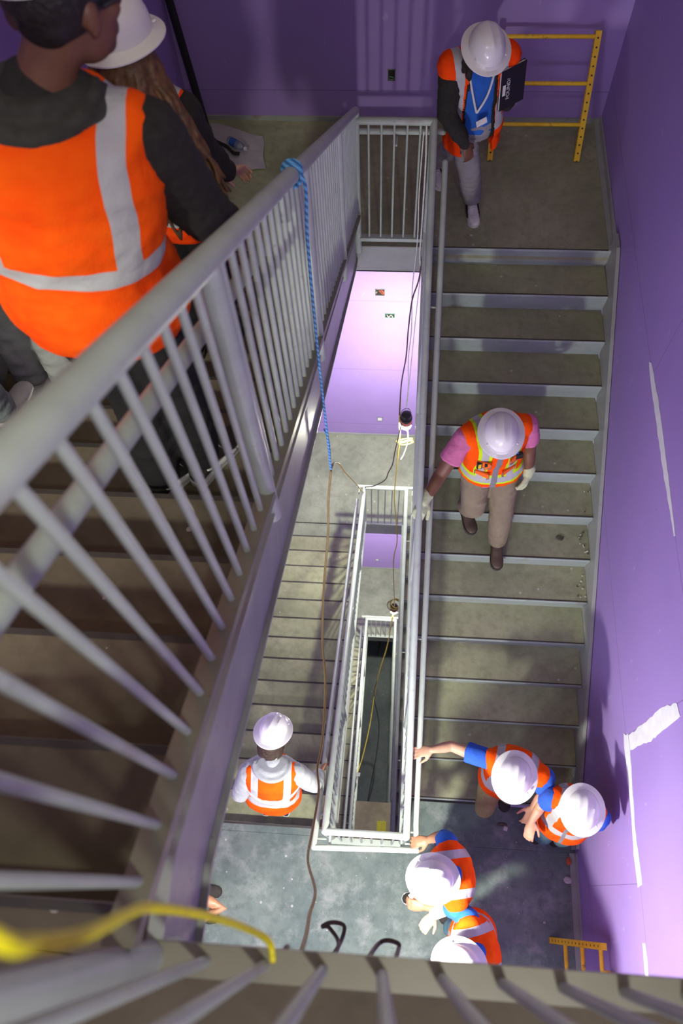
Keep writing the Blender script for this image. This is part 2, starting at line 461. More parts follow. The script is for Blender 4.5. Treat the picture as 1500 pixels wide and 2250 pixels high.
# slab tongues reaching the first step of each left flight and the last step of each right flight
for z, yl, ye, mat in ((ZC, YC, -3.955, M['concb']), (ZE, YC, -3.955, M['conc']), (ZA, -4.398, -4.475, M['tread_dim'])):
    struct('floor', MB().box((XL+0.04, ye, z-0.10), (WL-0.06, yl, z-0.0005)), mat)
for z, mat in ((ZC, M['concb']), (ZE, M['conc'])):
    struct('floor', MB().box((WR+0.06, -3.955, z-0.10), (XW-0.006, -13*RUN-0.005, z-0.0005)), mat)
for z in (ZB, ZD, ZF):
    struct('floor', MB().box((XL+0.006, -0.262, z-0.10), (WL-0.06, 0.004, z-0.0005)), M['conc'] if z < -1 else M['tread'])

# ------------------------------------------------------------------ stair flights
def flight(label, x0, x1, y0, z0, sgn, n, run, rise, wallside, last_z, tm='tread'):
    """n risers; nosing k at (y0 + sgn*k*run, z0 - k*rise); sgn is the way down. wallside: x of the wall"""
    t = thing('stair_flight', label, 'stairs', ((x0+x1)/2, y0+sgn*n*run, last_z))
    for k in range(0, n):
        y = y0 + sgn*k*run; z = z0 - k*rise
        # riser plate: sloping back under the nosing
        yb = y - sgn*0.03; zb = z - rise
        th = sgn*0.006
        rb = MB(); rb.prism([(y, z-0.001), (y+sgn*0.004, z-0.012), (yb+sgn*0.004, zb-0.012), (yb-th, zb-0.012), (y-th-sgn*0.004, z-0.014), (y-sgn*0.006, z-0.004), (y-sgn*0.005, z+0.001), (y-sgn*0.001, z+0.001)], 0, x0, x1)
        rb.build('riser', M['riser'], t, False)
        if True:  # thin dark strip puts the shaded gap behind the nosing edge into colour
            MB().box((x0, y-sgn*0.0075 if sgn < 0 else y+0.0012, z-0.004), (x1, y-sgn*0.0155, z+0.0016)).build('nosing_line', M['nosing_line'], t, False)
        if k > 0:
            yp = y0 + sgn*(k-1)*run - sgn*0.035
            tb = MB(); tb.box((x0, y-sgn*0.0065, z-0.055), (x1, yp+sgn*0.0005, z))
            tb.build('tread', M[tm], t, False)
    # stringers: channels whose flanges face the well, the wall one a plain plate
    m = rise/run
    ye = y0 + sgn*(n*run)
    def prof(xin, out, flange):
        f = flange*out; w = 0.012*out; g = (flange*1.75 if flange > .03 else flange)*out
        return [(xin, 0.115), (xin+f, 0.115), (xin+f, 0.103), (xin+w, 0.103), (xin+w, -0.205), (xin+g, -0.205), (xin+g, -0.217), (xin, -0.217)]
    ya = y0 - sgn*0.06
    path = [(0, ya, z0+0.0), (0, y0+sgn*0.08, z0-0.05*0), (0, ye-sgn*0.18, z0-m*abs(ye-sgn*0.18-y0)+0.02), (0, ye+sgn*0.02, z0-m*abs(ye-y0)+0.055)]
    for xin, out, fl in stringers_of(x0, x1, wallside):
        sb = MB(); sb.sweep(prof(xin, out, fl), path); sb.build('stringer', M['steel2'], t, False)
    return t
def stringers_of(x0, x1, wallside):
    if wallside > (x0+x1)/2:
        return ((x1+0.002, 1, 0.026), (x0-0.002, -1, 0.028))
    return ((x0-0.002, -1, 0.036), (x1+0.002, 1, 0.026))
RX0, RX1 = WR+0.055, 0.0
LX0, LX1 = -3.30, WL-0.034
flight('topmost grey stair flight on the left going down under the large blurred railing', LX0, LX1, -4.398, ZA, 1, 15, RUN1, RISE1, XL, ZB, 'tread_dim')
flight('wide stair flight on the right under the person in pink', RX0, RX1, 0.0, ZB, -1, 14, RUN, RISE, XW, ZC)
flight('pale stair flight at lower left below the person in grey hoodie', LX0, LX1, YC, ZC, 1, 14, RUN, RISE, XL, ZD)
flight('shaded stair flight hidden under the right stairs, seen through its rails', RX0, RX1, 0.0, ZD, -1, 14, RUN, RISE, XW, ZE)
flight('lowest left stair flight glimpsed between the deepest railings of the well', LX0, LX1, YC, ZE, 1, 14, RUN, RISE, XL, ZF)
flight('deepest right stair flight reaching the dark ground floor', RX0, RX1, 0.0, ZF, -1, 14, RUN, RISE, XW, ZG)

# ------------------------------------------------------------------ railings
def bar_profile(p, q, w, h):
    """rectangular bar between p and q, h vertical size, w across"""
    p = V(p); q = V(q); d = (q-p); s = d.cross(V((0, 0, 1))).normalized()*(w/2); up = V((0, 0, h/2))
    return MB().rings([[a+s+up, a-s+up, a-s-up, a+s-up] for a in (p, q)])
def railing(label, t0, t1, b0, b1, spacing=0.0805, posts=(), bal_r=0.0085, rail_r=0.0235, hand=None, bot=(0.046, 0.03), cat='railing', bm='steel'):
    """t0,t1 top rail ends; b0,b1 bottom rail ends; posts as fractions; hand = (list of points, bracket fractions)"""
    t0, t1, b0, b1 = map(V, (t0, t1, b0, b1))
    t = thing('stair_railing', label, cat, tuple(b1 if b1.z < b0.z else b0))
    MB().tube([t0, t1], rail_r, 20, True, True).build('top_rail', M['steel'], t)
    bar_profile(b0, b1, *bot).build('bottom_rail', M[bm], t, False)
    for f in posts:
        a = b0.lerp(b1, f); c = t0.lerp(t1, f)
        low = a - V((0, 0, 0.14))
        MB().tube([low, c], 0.024, 18).build('post', M['steel'], t)
    Lh = math.hypot(b1.x-b0.x, b1.y-b0.y)
    n = max(1, round(Lh/spacing))
    for i in range(1, n):
        f = i/n
        if any(abs(f-g)*Lh < 0.036 for g in posts): continue
        a = b0.lerp(b1, f); c = t0.lerp(t1, f)
        MB().tube([a, c], bal_r, 10).build('baluster', M['steel'], t)
    if hand:
        pts, br = hand
        h = MB().tube(pts, 0.0195, 16, True, True).build('handrail', M['steel'], t)
        for f in br:
            i = (len(pts)-1)*f; k = min(int(i), len(pts)-2); p = V(pts[k]).lerp(V(pts[k+1]), i-k)
            # bracket goes across to the plane of the guard
            fy = (p.y-b0.y)/(b1.y-b0.y) if abs(b1.y-b0.y) > 0.5 else 0.5
            fx = b0.lerp(b1, fy).x if abs(b1.y-b0.y) > 0.5 else p.x
            q = V((fx, p.y, p.z-0.03)) if abs(b1.y-b0.y) > 0.5 else V((p.x, b0.y, p.z-0.03))
            MB().tube([p-V((0, 0, 0.012)), p-V((0, 0, 0.03)), q], 0.0075, 8).build('handrail_bracket', M['steel'], t)
    return t
# top flight, left side of the well
railing('large blurred grey railing in the foreground left with blue rope tied to it',
        (-1.862, 0.02, 1.105), (-1.885, -4.45, 3.985), (-1.864, 0.0, 0.285), (-1.885, -4.44, 3.105),
        posts=(0.0, 0.255, 0.510, 0.762), rail_r=0.025, bm='steel_dirty',
        hand=([(-1.955, -0.10, 0.96), (-1.962, -4.30, 3.64), (-1.962, -4.45, 3.70)], (0.05, 0.2, 0.38, 0.6, 0.85)))
# near guard of the camera landing
railing('blurred grey railing along the bottom edge of the photo',
        (-1.885, -4.462, 3.92), (0.0, -4.455, 3.92), (-1.885, -4.462, 2.925), (0.0, -4.455, 2.925), spacing=0.0905, posts=(0.0, 0.99), bm='steel_dirty')
# upper mid landing guard across the well
railing('short railing across the well at the upper landing, behind the cords',
        (WL, 0.004, 1.048), (WR-0.003, 0.004, 1.044), (WL, 0.004, 0.085), (WR, 0.004, 0.085), spacing=0.082, posts=(0.0,), bal_r=0.0075,
        hand=([(-1.90, 0.10, 0.90), (-1.30, 0.10, 0.90)], (0.5,)))
# right flight beside the man
railing('grey double-pipe railing down the right stairs under the gloved hand',
        (-1.368, 0.0, 1.045), (-1.342, -3.985, -1.372), (-1.366, -0.05, 0.20), (-1.346, -3.96, -2.235), posts=(0.0, 0.28, 0.55, 0.80, 1.0),
        hand=([(-1.285, -0.16, 0.88), (-1.275, -3.90, -1.455), (-1.265, -4.05, -1.53)], (0.1, 0.35, 0.65, 0.9)))
# landing C guard
railing('white-lit short railing across the well beside the helmeted visitors',
        (-1.898, -3.985, -1.378), (-1.341, -3.983, -1.376), (-1.90, -3.985, -2.345), (-1.345, -3.983, -2.345), spacing=0.081, bal_r=0.0085, bot=(0.05, 0.03),
        hand=([(-1.976, -4.083, -1.52), (-1.262, -4.058, -1.52)], (0.15, 0.85)))
# lower left flight
railing('violet-shaded railing down the lower left stairs beside the grey hoodie',
        (-1.898, -3.985, -1.376), (-1.862, -0.012, -3.822), (-1.895, -3.96, -2.20), (-1.864, -0.05, -4.66), posts=(0.0, 0.27, 0.52, 0.77, 1.0),
        hand=([(-1.976, -4.08, -1.52), (-1.968, -3.80, -1.64), (-1.945, -0.10, -3.96)], (0.1, 0.4, 0.7, 0.95)))
railing('white-lit short railing across the well at the middle landing far below',
        (WL, 0.0, -3.822), (-1.358, 0.0, -3.822), (WL, 0.0, -4.80), (-1.36, 0.0, -4.80), spacing=0.082, bal_r=0.0075,
        hand=([(-1.945, 0.09, -3.965), (-1.27, 0.09, -3.965)], (0.02, 0.98)))
railing('pale railing of the shaded flight directly under the right stairs',
        (-1.36, -0.01, -3.822), (-1.342, -3.985, -6.262), (-1.362, -0.05, -4.70), (-1.346, -3.96, -7.12), posts=(0.0, 0.28, 0.55, 0.80, 1.0),
        hand=([(-1.272, -0.10, -3.965), (-1.268, -4.0, -6.41)], (0.1, 0.4, 0.7, 0.95)))
railing('deep railing of the lowest left flight, right of the violet railing',
        (-1.898, -3.985, -6.267), (-1.88, -0.005, -8.712), (-1.90, -3.96, -7.10), (-1.885, -0.05, -9.55), posts=(0.0, 0.27, 0.52, 0.77, 1.0),
        hand=([(-1.976, -3.9, -6.45), (-1.96, -0.10, -8.85)], (0.1, 0.4, 0.7, 0.95)))
railing('deepest short railing across the well under the lower work lamp',
        (-1.885, 0.0, -8.712), (-1.368, 0.0, -8.712), (-1.885, 0.0, -9.70), (-1.37, 0.0, -9.70), spacing=0.082, bal_r=0.0075,
        hand=([(-1.96, 0.09, -8.85), (-1.28, 0.09, -8.85)], (0.02, 0.98)))
railing('deepest railing of the flight down to the dark ground floor',
        (-1.37, -0.005, -8.712), (-1.342, -3.985, -11.15), (-1.37, -0.05, -9.55), (-1.346, -3.96, -11.98), posts=(0.0, 0.28, 0.55, 0.80, 1.0),
        hand=([(-1.28, -0.10, -8.86), (-1.268, -4.0, -11.3)], (0.1, 0.4, 0.7, 0.95)))
# ------------------------------------------------------------------ work lamps on cords
def work_lamp(p, label, group=None, bulb='bulb'):
    p = V(p)
    t = thing('work_lamp', label, 'lamp', tuple(p), group)
    MB().tube([p+V((0,0,0.115)), p+V((0,0,0.145)), p+V((0,0,0.15)), p+V((0,0,0.20)), p+V((0,0,0.215))], [0.062, 0.062, 0.052, 0.050, 0.03], 24).build('cap', M['black'], t)
    MB().tube([p+V((0,0,0.06)), p+V((0,0,0.113))], [0.066, 0.060], 24).build('lamp_guard', M['guard'], t)
    MB().ell(p+V((0,0,0.01)), [(0.056,0,0), (0,0.056,0), (0,0,0.045)], 24, 12).build('bulb', M[bulb], t)
    hook = [p+V((-0.058,0,0.15)), p+V((-0.05,0,0.25)), p+V((-0.01,0,0.30)), p+V((0.03,0,0.28)), p+V((0.058,0,0.15))]
    MB().tube(spline(hook, 5), 0.0035, 8).build('hanging_wire', M['cord_b'], t)
    return t
LAMP1 = (-1.42, -0.02, -2.40)
LAMP2 = (-1.50, -4.72, -0.45)
LAMP3 = (-1.42, -0.40, -7.05)
work_lamp(LAMP1, 'bright white hanging work lamp with black cap in front of the purple wall')
work_lamp(LAMP3, 'small glowing work lamp hanging far down the well beside coiled cords')
work_lamp(LAMP2, 'work lamp hanging under the camera landing above the helmets', None, 'bulb2')
def cord(name, label, cat, pts, r, mat, per=8):
    return tag(MB().tube(spline(pts, per), r, 8, True, True).build(name, M[mat]), label, cat)
# ------------------------------------------------------------------ people: volumes are fused by voxel remesh into one skin
def fuse(mb, voxel, smooth=6, factor=0.5):
    me = mb.mesh('tmp', False)
    o = bpy.data.objects.new('tmp', me); COL.objects.link(o)
    r = o.modifiers.new('r', 'REMESH'); r.mode = 'VOXEL'; r.voxel_size = voxel; r.use_smooth_shade = True
    if smooth:
        s = o.modifiers.new('s', 'SMOOTH'); s.iterations = smooth; s.factor = factor
    dg = bpy.context.evaluated_depsgraph_get()
    out = bpy.data.meshes.new_from_object(o.evaluated_get(dg))
    bpy.data.objects.remove(o); bpy.data.meshes.remove(me)
    out.polygons.foreach_set('use_smooth', [True]*len(out.polygons))
    return out
def fused(name, mb, mat, parent, voxel=0.009, smooth=6, factor=0.5):
    me = fuse(mb, voxel, smooth, factor); me.name = name
    return link_mesh(name, me, mat, parent)
def limb(mb, pts, radii, n=14):
    return mb.tube(spline(pts, 6), [radii[0]] * 0 + lerp_radii(radii, len(pts), 6), n, True, True)
def lerp_radii(r, k, per):
    out = []
    for i in range(k-1):
        for j in range(per): out.append(r[i] + (r[i+1]-r[i])*j/per)
    return out + [r[-1]]
UP = V((0, 0, 1))
def ring_ell(c, u, v, n=24):
    # super-ellipse, a little boxy
    out = []
    for k in range(n):
        a = 2*PI*k/n; ca, sa = math.cos(a), math.sin(a)
        p = 0.88
        out.append(c + u*(abs(ca)**p*(1 if ca >= 0 else -1)) + v*(abs(sa)**p*(1 if sa >= 0 else -1)))
    return out

def cut_front(me, T, half):
    bm = bmesh.new(); bm.from_mesh(me)
    kill = []
    for f in bm.faces:
        u, d, w = T.coords(f.calc_center_median())
        if d > 0.02 and abs(u) < half*(1 - 0.35*max(0, w/T.len - .5)): kill.append(f)
    bmesh.ops.delete(bm, geom=kill, context='FACES')
    bm.to_mesh(me); bm.free()
def hood(parent, T, mat, k=1.0, wide=1.0, drop=.13, name='hood', folds=3):
    """a hood lying over the back: a shawl of rings lower at the back, with folds"""
    c, r, d = T.frame(0.97); ax = T.ax; n = 40
    def ring(a, bk, fr, z, dr, sharp=1.6):
        out = []
        for i in range(n):
            th = 2*PI*i/n; s_, co = math.sin(th), math.cos(th)          # co 1 at the back
            y = -(bk if co > 0 else fr)*co
            out.append(c + r*(a*s_*k*wide) + d*(y*k) + ax*((z - dr*max(0, co)**sharp)*k))
        return out
    h = MB()
    h.rings([ring(.066, .072, .060, .045, .00), ring(.088, .092, .074, .030, .012), ring(.118, .112, .085, .006, .035), ring(.150, .125, .085, -.022, drop*.60), ring(.158, .125, .080, -.045, drop*.85, 1.3), ring(.135, .110, .06, -.060, drop, 1.2)])
    for q in range(folds):
        f_ = q/max(1, folds-1); pts = []
        for m in range(-6, 7):
            th = m/6*1.75; s_, co = math.sin(th), math.cos(th)
            a = .088+.062*f_; bk = .095+.030*f_
            pts.append(c + r*(a*s_*k*wide) + d*(-(bk if co > 0 else .08)*co*k) + ax*((.034-.058*f_ - (.030+drop*.72*f_)*max(0, co)**1.3)*k))
        h.tube(spline(pts, 3), [.017*k*(.55+.6*math.sin(PI*u/36)) for u in range(37)], 10, True, True)
    return fused(name, h, M[mat], parent, 0.008, 2)

def crumple(me, amp, scale=9.0, seed=0.0):
    me.update(); co = [v.co.copy() for v in me.vertices]; no = [v.normal.copy() for v in me.vertices]
    for v, c, n in zip(me.vertices, co, no):
        p = V((c.x*scale, c.y*scale, c.z*scale*1.7)) + V((seed, seed*.7, 0))
        q = noise.noise(p); q2 = noise.noise(p*2.3)
        v.co = c + n*(amp*((1-2.2*abs(q)) - .4) + amp*.45*(1-2*abs(q2)))
    me.update()

class Torso:
    """spine frame: t 0 at the pelvis, 1 at the base of the neck"""
    def __init__(s, pelvis, neck, rsh, lsh, face, size=1.0, wide=1.0, deep=1.0, curve=0.03):
        s.P, s.N, s.R, s.L = V(pelvis), V(neck), V(rsh), V(lsh)
        s.k = size; s.wide = wide; s.deep = deep
        s.f = V((face[0], face[1], 0)).normalized()
        s.right_h = V((s.f.y, -s.f.x, 0))
        s.ax = (s.N - s.P); s.len = s.ax.length; s.ax.normalize()
        s.right_s = (s.R - s.L).normalized()
        s.curve = curve
    def frame(s, t):
        b = min(1, max(0, t/0.65))
        r = (s.right_h*(1-b) + s.right_s*b).normalized()
        r = (r - s.ax*r.dot(s.ax)).normalized()
        d = s.ax.cross(r); d = d if d.dot(s.f) > 0 or abs(d.dot(s.f)) < 1e-6 else -d
        c = s.P + s.ax*(t*s.len) - d*(s.curve*math.sin(PI*min(1, max(0, t))))
        if 0.6 < t < 1.01:          # follow the middle of the shoulders
            mid = (s.R+s.L)/2; pl = s.P + s.ax*((mid-s.P).dot(s.ax))
            off = (mid-pl); w = max(0, 1-abs(t-0.86)/0.26); c = c + off*w*0.8
        return c, r, d
    W = ((-0.36, .150, .118), (-0.20, .135, .100), (-0.06, .162, .118), (0.10, .158, .112), (0.30, .142, .102), (0.55, .158, .116), (0.78, .168, .112), (0.90, .135, .088), (1.0, .072, .066))
    def loft(s, mb, infl=0.0, t0=None, t1=None, wmax=None, flare=0.0):
        rs = []
        for t, w, dd in s.W:
            if t < (t0 if t0 is not None else -0.205)-1e-6: continue
            if t1 is not None and t > t1+1e-6: continue
            c, r, d = s.frame(t)
            ww = w*s.k*s.wide + infl; de = dd*s.k*s.deep + infl
            if t < (0.15 if flare < .02 else -0.1): ww += flare; de += flare
            if t < -0.25: ww += flare; de += flare
            if wmax: ww = min(ww, wmax)
            rs.append(ring_ell(c, r*ww, d*de))
        mb.rings(rs); return mb
    def coords(s, p):
        q = V(p) - s.P; w = q.dot(s.ax); t = w/s.len
        c, r, d = s.frame(t)
        e = V(p) - c
        return (e.dot(r), e.dot(d), w)

def hand_vol(mb, wrist, dirn, palm, side, curl=0.5, k=1.0, infl=0.0, spread=0.06, thumb_in=0.3, roll=None):
    """palm + four unequal fingers + thumb. palm = direction the palm faces; side +1 right hand"""
    w = V(wrist); d = V(dirn).normalized(); n = V(palm); n = (n - d*n.dot(d)).normalized()
    th = d.cross(n)*side                       # towards the thumb
    P = lambda a, b, c: w + d*a*k + th*b*k + n*c*k
    def ovr(a, hw, ht, b=0.0, c=0.0):
        return [P(a, b, c) + (th*math.cos(2*PI*q/14)*(hw*k+infl) + n*math.sin(2*PI*q/14)*(ht*k+infl)) for q in range(14)]
    mb.rings([ovr(-0.01, .024, .018), ovr(.015, .028, .017), ovr(.045, .038, .016), ovr(.075, .041, .014), ovr(.092, .038, .011)])
    for i, (b, ln, rad) in enumerate(((.030, .072, .0092), (.010, .080, .0095), (-.010, .074, .0090), (-.029, .058, .0080))):
        p = P(.084, b, 0.0); ang = 0.15 + curl*0.45; pts = [p]; rr = [rad*k*1.08+infl]
        out = th*(b*spread/0.03)
        for seg, fr in enumerate((.45, .32, .25)):
            dd = (d*math.cos(ang) + n*math.sin(ang) + out*math.cos(ang)).normalized()
            p = p + dd*ln*fr*k; pts.append(p); rr.append(rad*k*(1-.09*(seg+1))+infl); ang += curl*0.95
        mb.tube(pts, rr, 10, True, True)
    b0 = P(.022, .026, .004)
    d1 = (d*0.62 + th*0.62 + n*thumb_in).normalized(); d2 = (d*0.85 + th*0.25 + n*(thumb_in+0.25)).normalized()
    mb.tube([b0, b0+d1*.042*k, b0+d1*.042*k+d2*.030*k, b0+d1*.042*k+d2*.052*k], [.0145*k+infl, .0118*k+infl, .0105*k+infl, .0085*k+infl], 10, True, True)

def head_vol(mb, c, f, up, k=1.0):
    c = V(c); up = V(up).normalized(); f = V(f); f = (f - up*f.dot(up)).normalized(); r = f.cross(up)
    P = lambda x, y, z: c + (r*x + f*y + up*z)*k
    mb.ell(P(0, -.012, .030), [r*.076*k, f*.096*k, up*.088*k], 20, 14)
    mb.ell(P(0, .022, -.035), [r*.060*k, f*.066*k, up*.078*k], 18, 12)
    mb.ell(P(0, .052, -.088), [r*.030*k, f*.026*k, up*.022*k], 12, 8)          # chin
    mb.tube([P(0, .082, .012), P(0, .096, -.014), P(0, .103, -.032)], [.008*k, .011*k, .014*k], 10, True, True)   # nose
    mb.ell(P(0, .082, -.066), [r*.023*k, f*.011*k, up*.006*k], 10, 6)           # lips
    mb.ell(P(0, .080, -.077), [r*.019*k, f*.011*k, up*.006*k], 10, 6)
    mb.ell(P(0, .076, .028), [r*.050*k, f*.012*k, up*.009*k], 12, 6)            # brow
    for s in (-1, 1):
        mb.ell(P(s*.038, .058, -.022), [r*.024*k, f*.024*k, up*.020*k], 10, 8)  # cheek
        mb.ell(P(s*.077, -.006, -.010), [r*.010*k, f*.019*k, up*.032*k], 10, 8) # ear
    return P
def eyes(P, r, f, up, parent, k=1.0):
    for s in (-1, 1):
        MB().ell(P(s*.031, .078, .004), [V((1,0,0))*.012*k, V((0,1,0))*.012*k, V((0,0,1))*.012*k], 12, 8).build('eye', M['eye'], parent)

def hard_hat(parent, c, f, up, k=1.0, brim=1.0, name='hard_hat', lift=0.035, knob=True, cap=False):
    """full-brim hat with a raised centre ridge; c = head centre"""
    c = V(c); up = V(up).normalized(); f = V(f); f = (f - up*f.dot(up)).normalized(); r = f.cross(up)
    o = c + up*lift*k
    nS = 56
    def pt(a, sx, sy, z):
        if cap and sx > .12:
            q = max(0, math.sin(a))**.7; sx = .119+(sx-.119)*q*.4; sy = .142+(sy-.142)*q
        return o + (r*(math.cos(a)*sx) + f*(math.sin(a)*sy) + up*z)*k
    prof = []                      # (half width, half length, height)
    A, B, H = .113, .136, .128
    for j in range(0, 13):
        ph = (PI/2)*j/12
        prof.append((A*math.cos(ph)**0.80 if j < 12 else 0.004, B*math.cos(ph)**0.80 if j < 12 else 0.004, H*math.sin(ph)**0.95 + 0.012))
    rings = []
    brim_out = [(.158*brim, .180*brim, -.006), (.1575*brim, .1795*brim, -.0005), (.150*brim, .172*brim, .003), (.128, .152, .006), (.1165, .1395, .010)]
    for sx, sy, z in brim_out: rings.append([pt(2*PI*i/nS, sx, sy, z - 0.010*(math.sin(2*PI*i/nS)**2)*(sx > .12)) for i in range(nS)])
    for sx, sy, z in prof:
        ring = []
        for i in range(nS):
            a = 2*PI*i/nS; x = math.cos(a)*sx; y = math.sin(a)*sy
            rz = 0.0
            env = max(0, min(1, (z-0.035)/0.05)) * max(0, 1-max(0, abs(y)-0.085)/0.03)
            rz += 0.007*math.exp(-(x/0.016)**2)*env
            rz += 0.005*(math.exp(-((x-0.052)/0.007)**2)+math.exp(-((x+0.052)/0.007)**2))*env
            ring.append(o + (r*x + f*y + up*(z+rz))*k)
        rings.append(ring)
    # inside
    inner = [[p - up*0.006*k for p in rg] for rg in reversed(rings[2:-1])]
    inner = [[o + (p-o)*0.972 - up*0.004*k for p in rg] for rg in reversed(rings[4:-1])]
    allr = [rings[-1]] + list(reversed(rings[:-1])) + [[pt(2*PI*i/nS, .150*brim, .172*brim, -.008 - 0.010*(math.sin(2*PI*i/nS)**2)) for i in range(nS)]] + list(reversed(inner))
    hat = MB().rings(allr, True).build(name, M['hat'], parent)
    sb = MB(); rr = []
    zl = -.075 if cap else -.030
    for z, q in ((zl, .93 if cap else 1.0), (.004, 1.0), (.004, .965), (zl, .90 if cap else .965), (zl, .93 if cap else 1.0)):
        rr.append([pt(2*PI*i/32, .089*q, .110*q, z) for i in range(32)])
    sb.rings(rr, False).build('suspension_band', M['black'], hat)
    if knob: MB().tube([pt(-PI/2, 0, .100 if cap else .108, zl+.012), pt(-PI/2, 0, .124 if cap else .130, zl+.010)], .017*k, 16).build('ratchet_knob', M['black'], hat)
    for s in (-1, 1):
        a = o + (r*s*.100 + f*.085 + up*.030)*k
        MB().ell(a, [r*.007, f*.010, up*.004], 10, 6).build('accessory_slot', M['hat'], hat)
    return hat

def shoe(parent, ankle, toe_dir, ground, k=1.0, up_mat='white', sole_mat='white', pitch=0.0, stripe=None, length=0.275):
    a = V((ankle[0], ankle[1], 0)); d = V((toe_dir[0], toe_dir[1], 0)).normalized(); s = V((-d.y, d.x, 0)); g = ground
    up = V((0, 0, 1)); dd = (d*math.cos(pitch) + up*math.sin(pitch)); uu = (up*math.cos(pitch) - d*math.sin(pitch))
    o = V((a.x, a.y, g))
    Lh = length*k; heel = -0.27*Lh
    def sec(t, hw, z0, z1, n=14):
        c = o + dd*(heel + t*Lh)
        return [c + s*(math.cos(2*PI*i/n)*hw*k) + uu*((z0+z1)/2 + math.sin(2*PI*i/n)*(z1-z0)/2)*k for i in range(n)]
    u = MB().rings([sec(.015, .018, .024, .075), sec(.06, .031, .018, .098), sec(.20, .035, .018, .112), sec(.36, .037, .018, .105), sec(.52, .041, .018, .082), sec(.70, .045, .018, .062), sec(.86, .042, .018, .054), sec(.96, .028, .020, .044), sec(.99, .012, .022, .034)])
    up_ = fused('shoe', u, M[up_mat], parent, 0.006, 4)
    so = MB()
    out = [(.0, .012), (.02, .026), (.08, .036), (.25, .037), (.42, .037), (.60, .045), (.76, .048), (.90, .042), (.97, .026), (1.0, .008)]
    pl = [o + dd*(heel+t*Lh) + s*h*k for t, h in out] + [o + dd*(heel+t*Lh) - s*h*k for t, h in reversed(out)]
    so.rings([[p + uu*0.0005 for p in pl], [p + uu*0.027*k for p in pl]]); so.build('sole', M[sole_mat], up_)
    if stripe:
        for sg in (-1, 1):
            st = MB(); path = []
            for q in range(9):
                t = .18+.50*q/8; z = .085 - .055*(q/8)**0.7
                path.append(o + dd*(heel+t*Lh) + s*sg*(.039+.006*q/8)*k + uu*z*k)
            st.tube(path, [0.004+0.007*math.sin(PI*(q+.5)/9) for q in range(9)], 8, True, True); st.build('side_stripe', M[stripe], up_)
    lc = MB()
    for q in range(4):
        t = .40+.07*q; c = o + dd*(heel+t*Lh) + uu*(.103-.013*q)*k
        lc.tube([c - s*.022*k - uu*.006, c + uu*.004, c + s*.022*k - uu*.006], .0032, 6)
    lc.build('lace', M['white' if up_mat != 'boot' else 'soledark'], up_)
    return up_

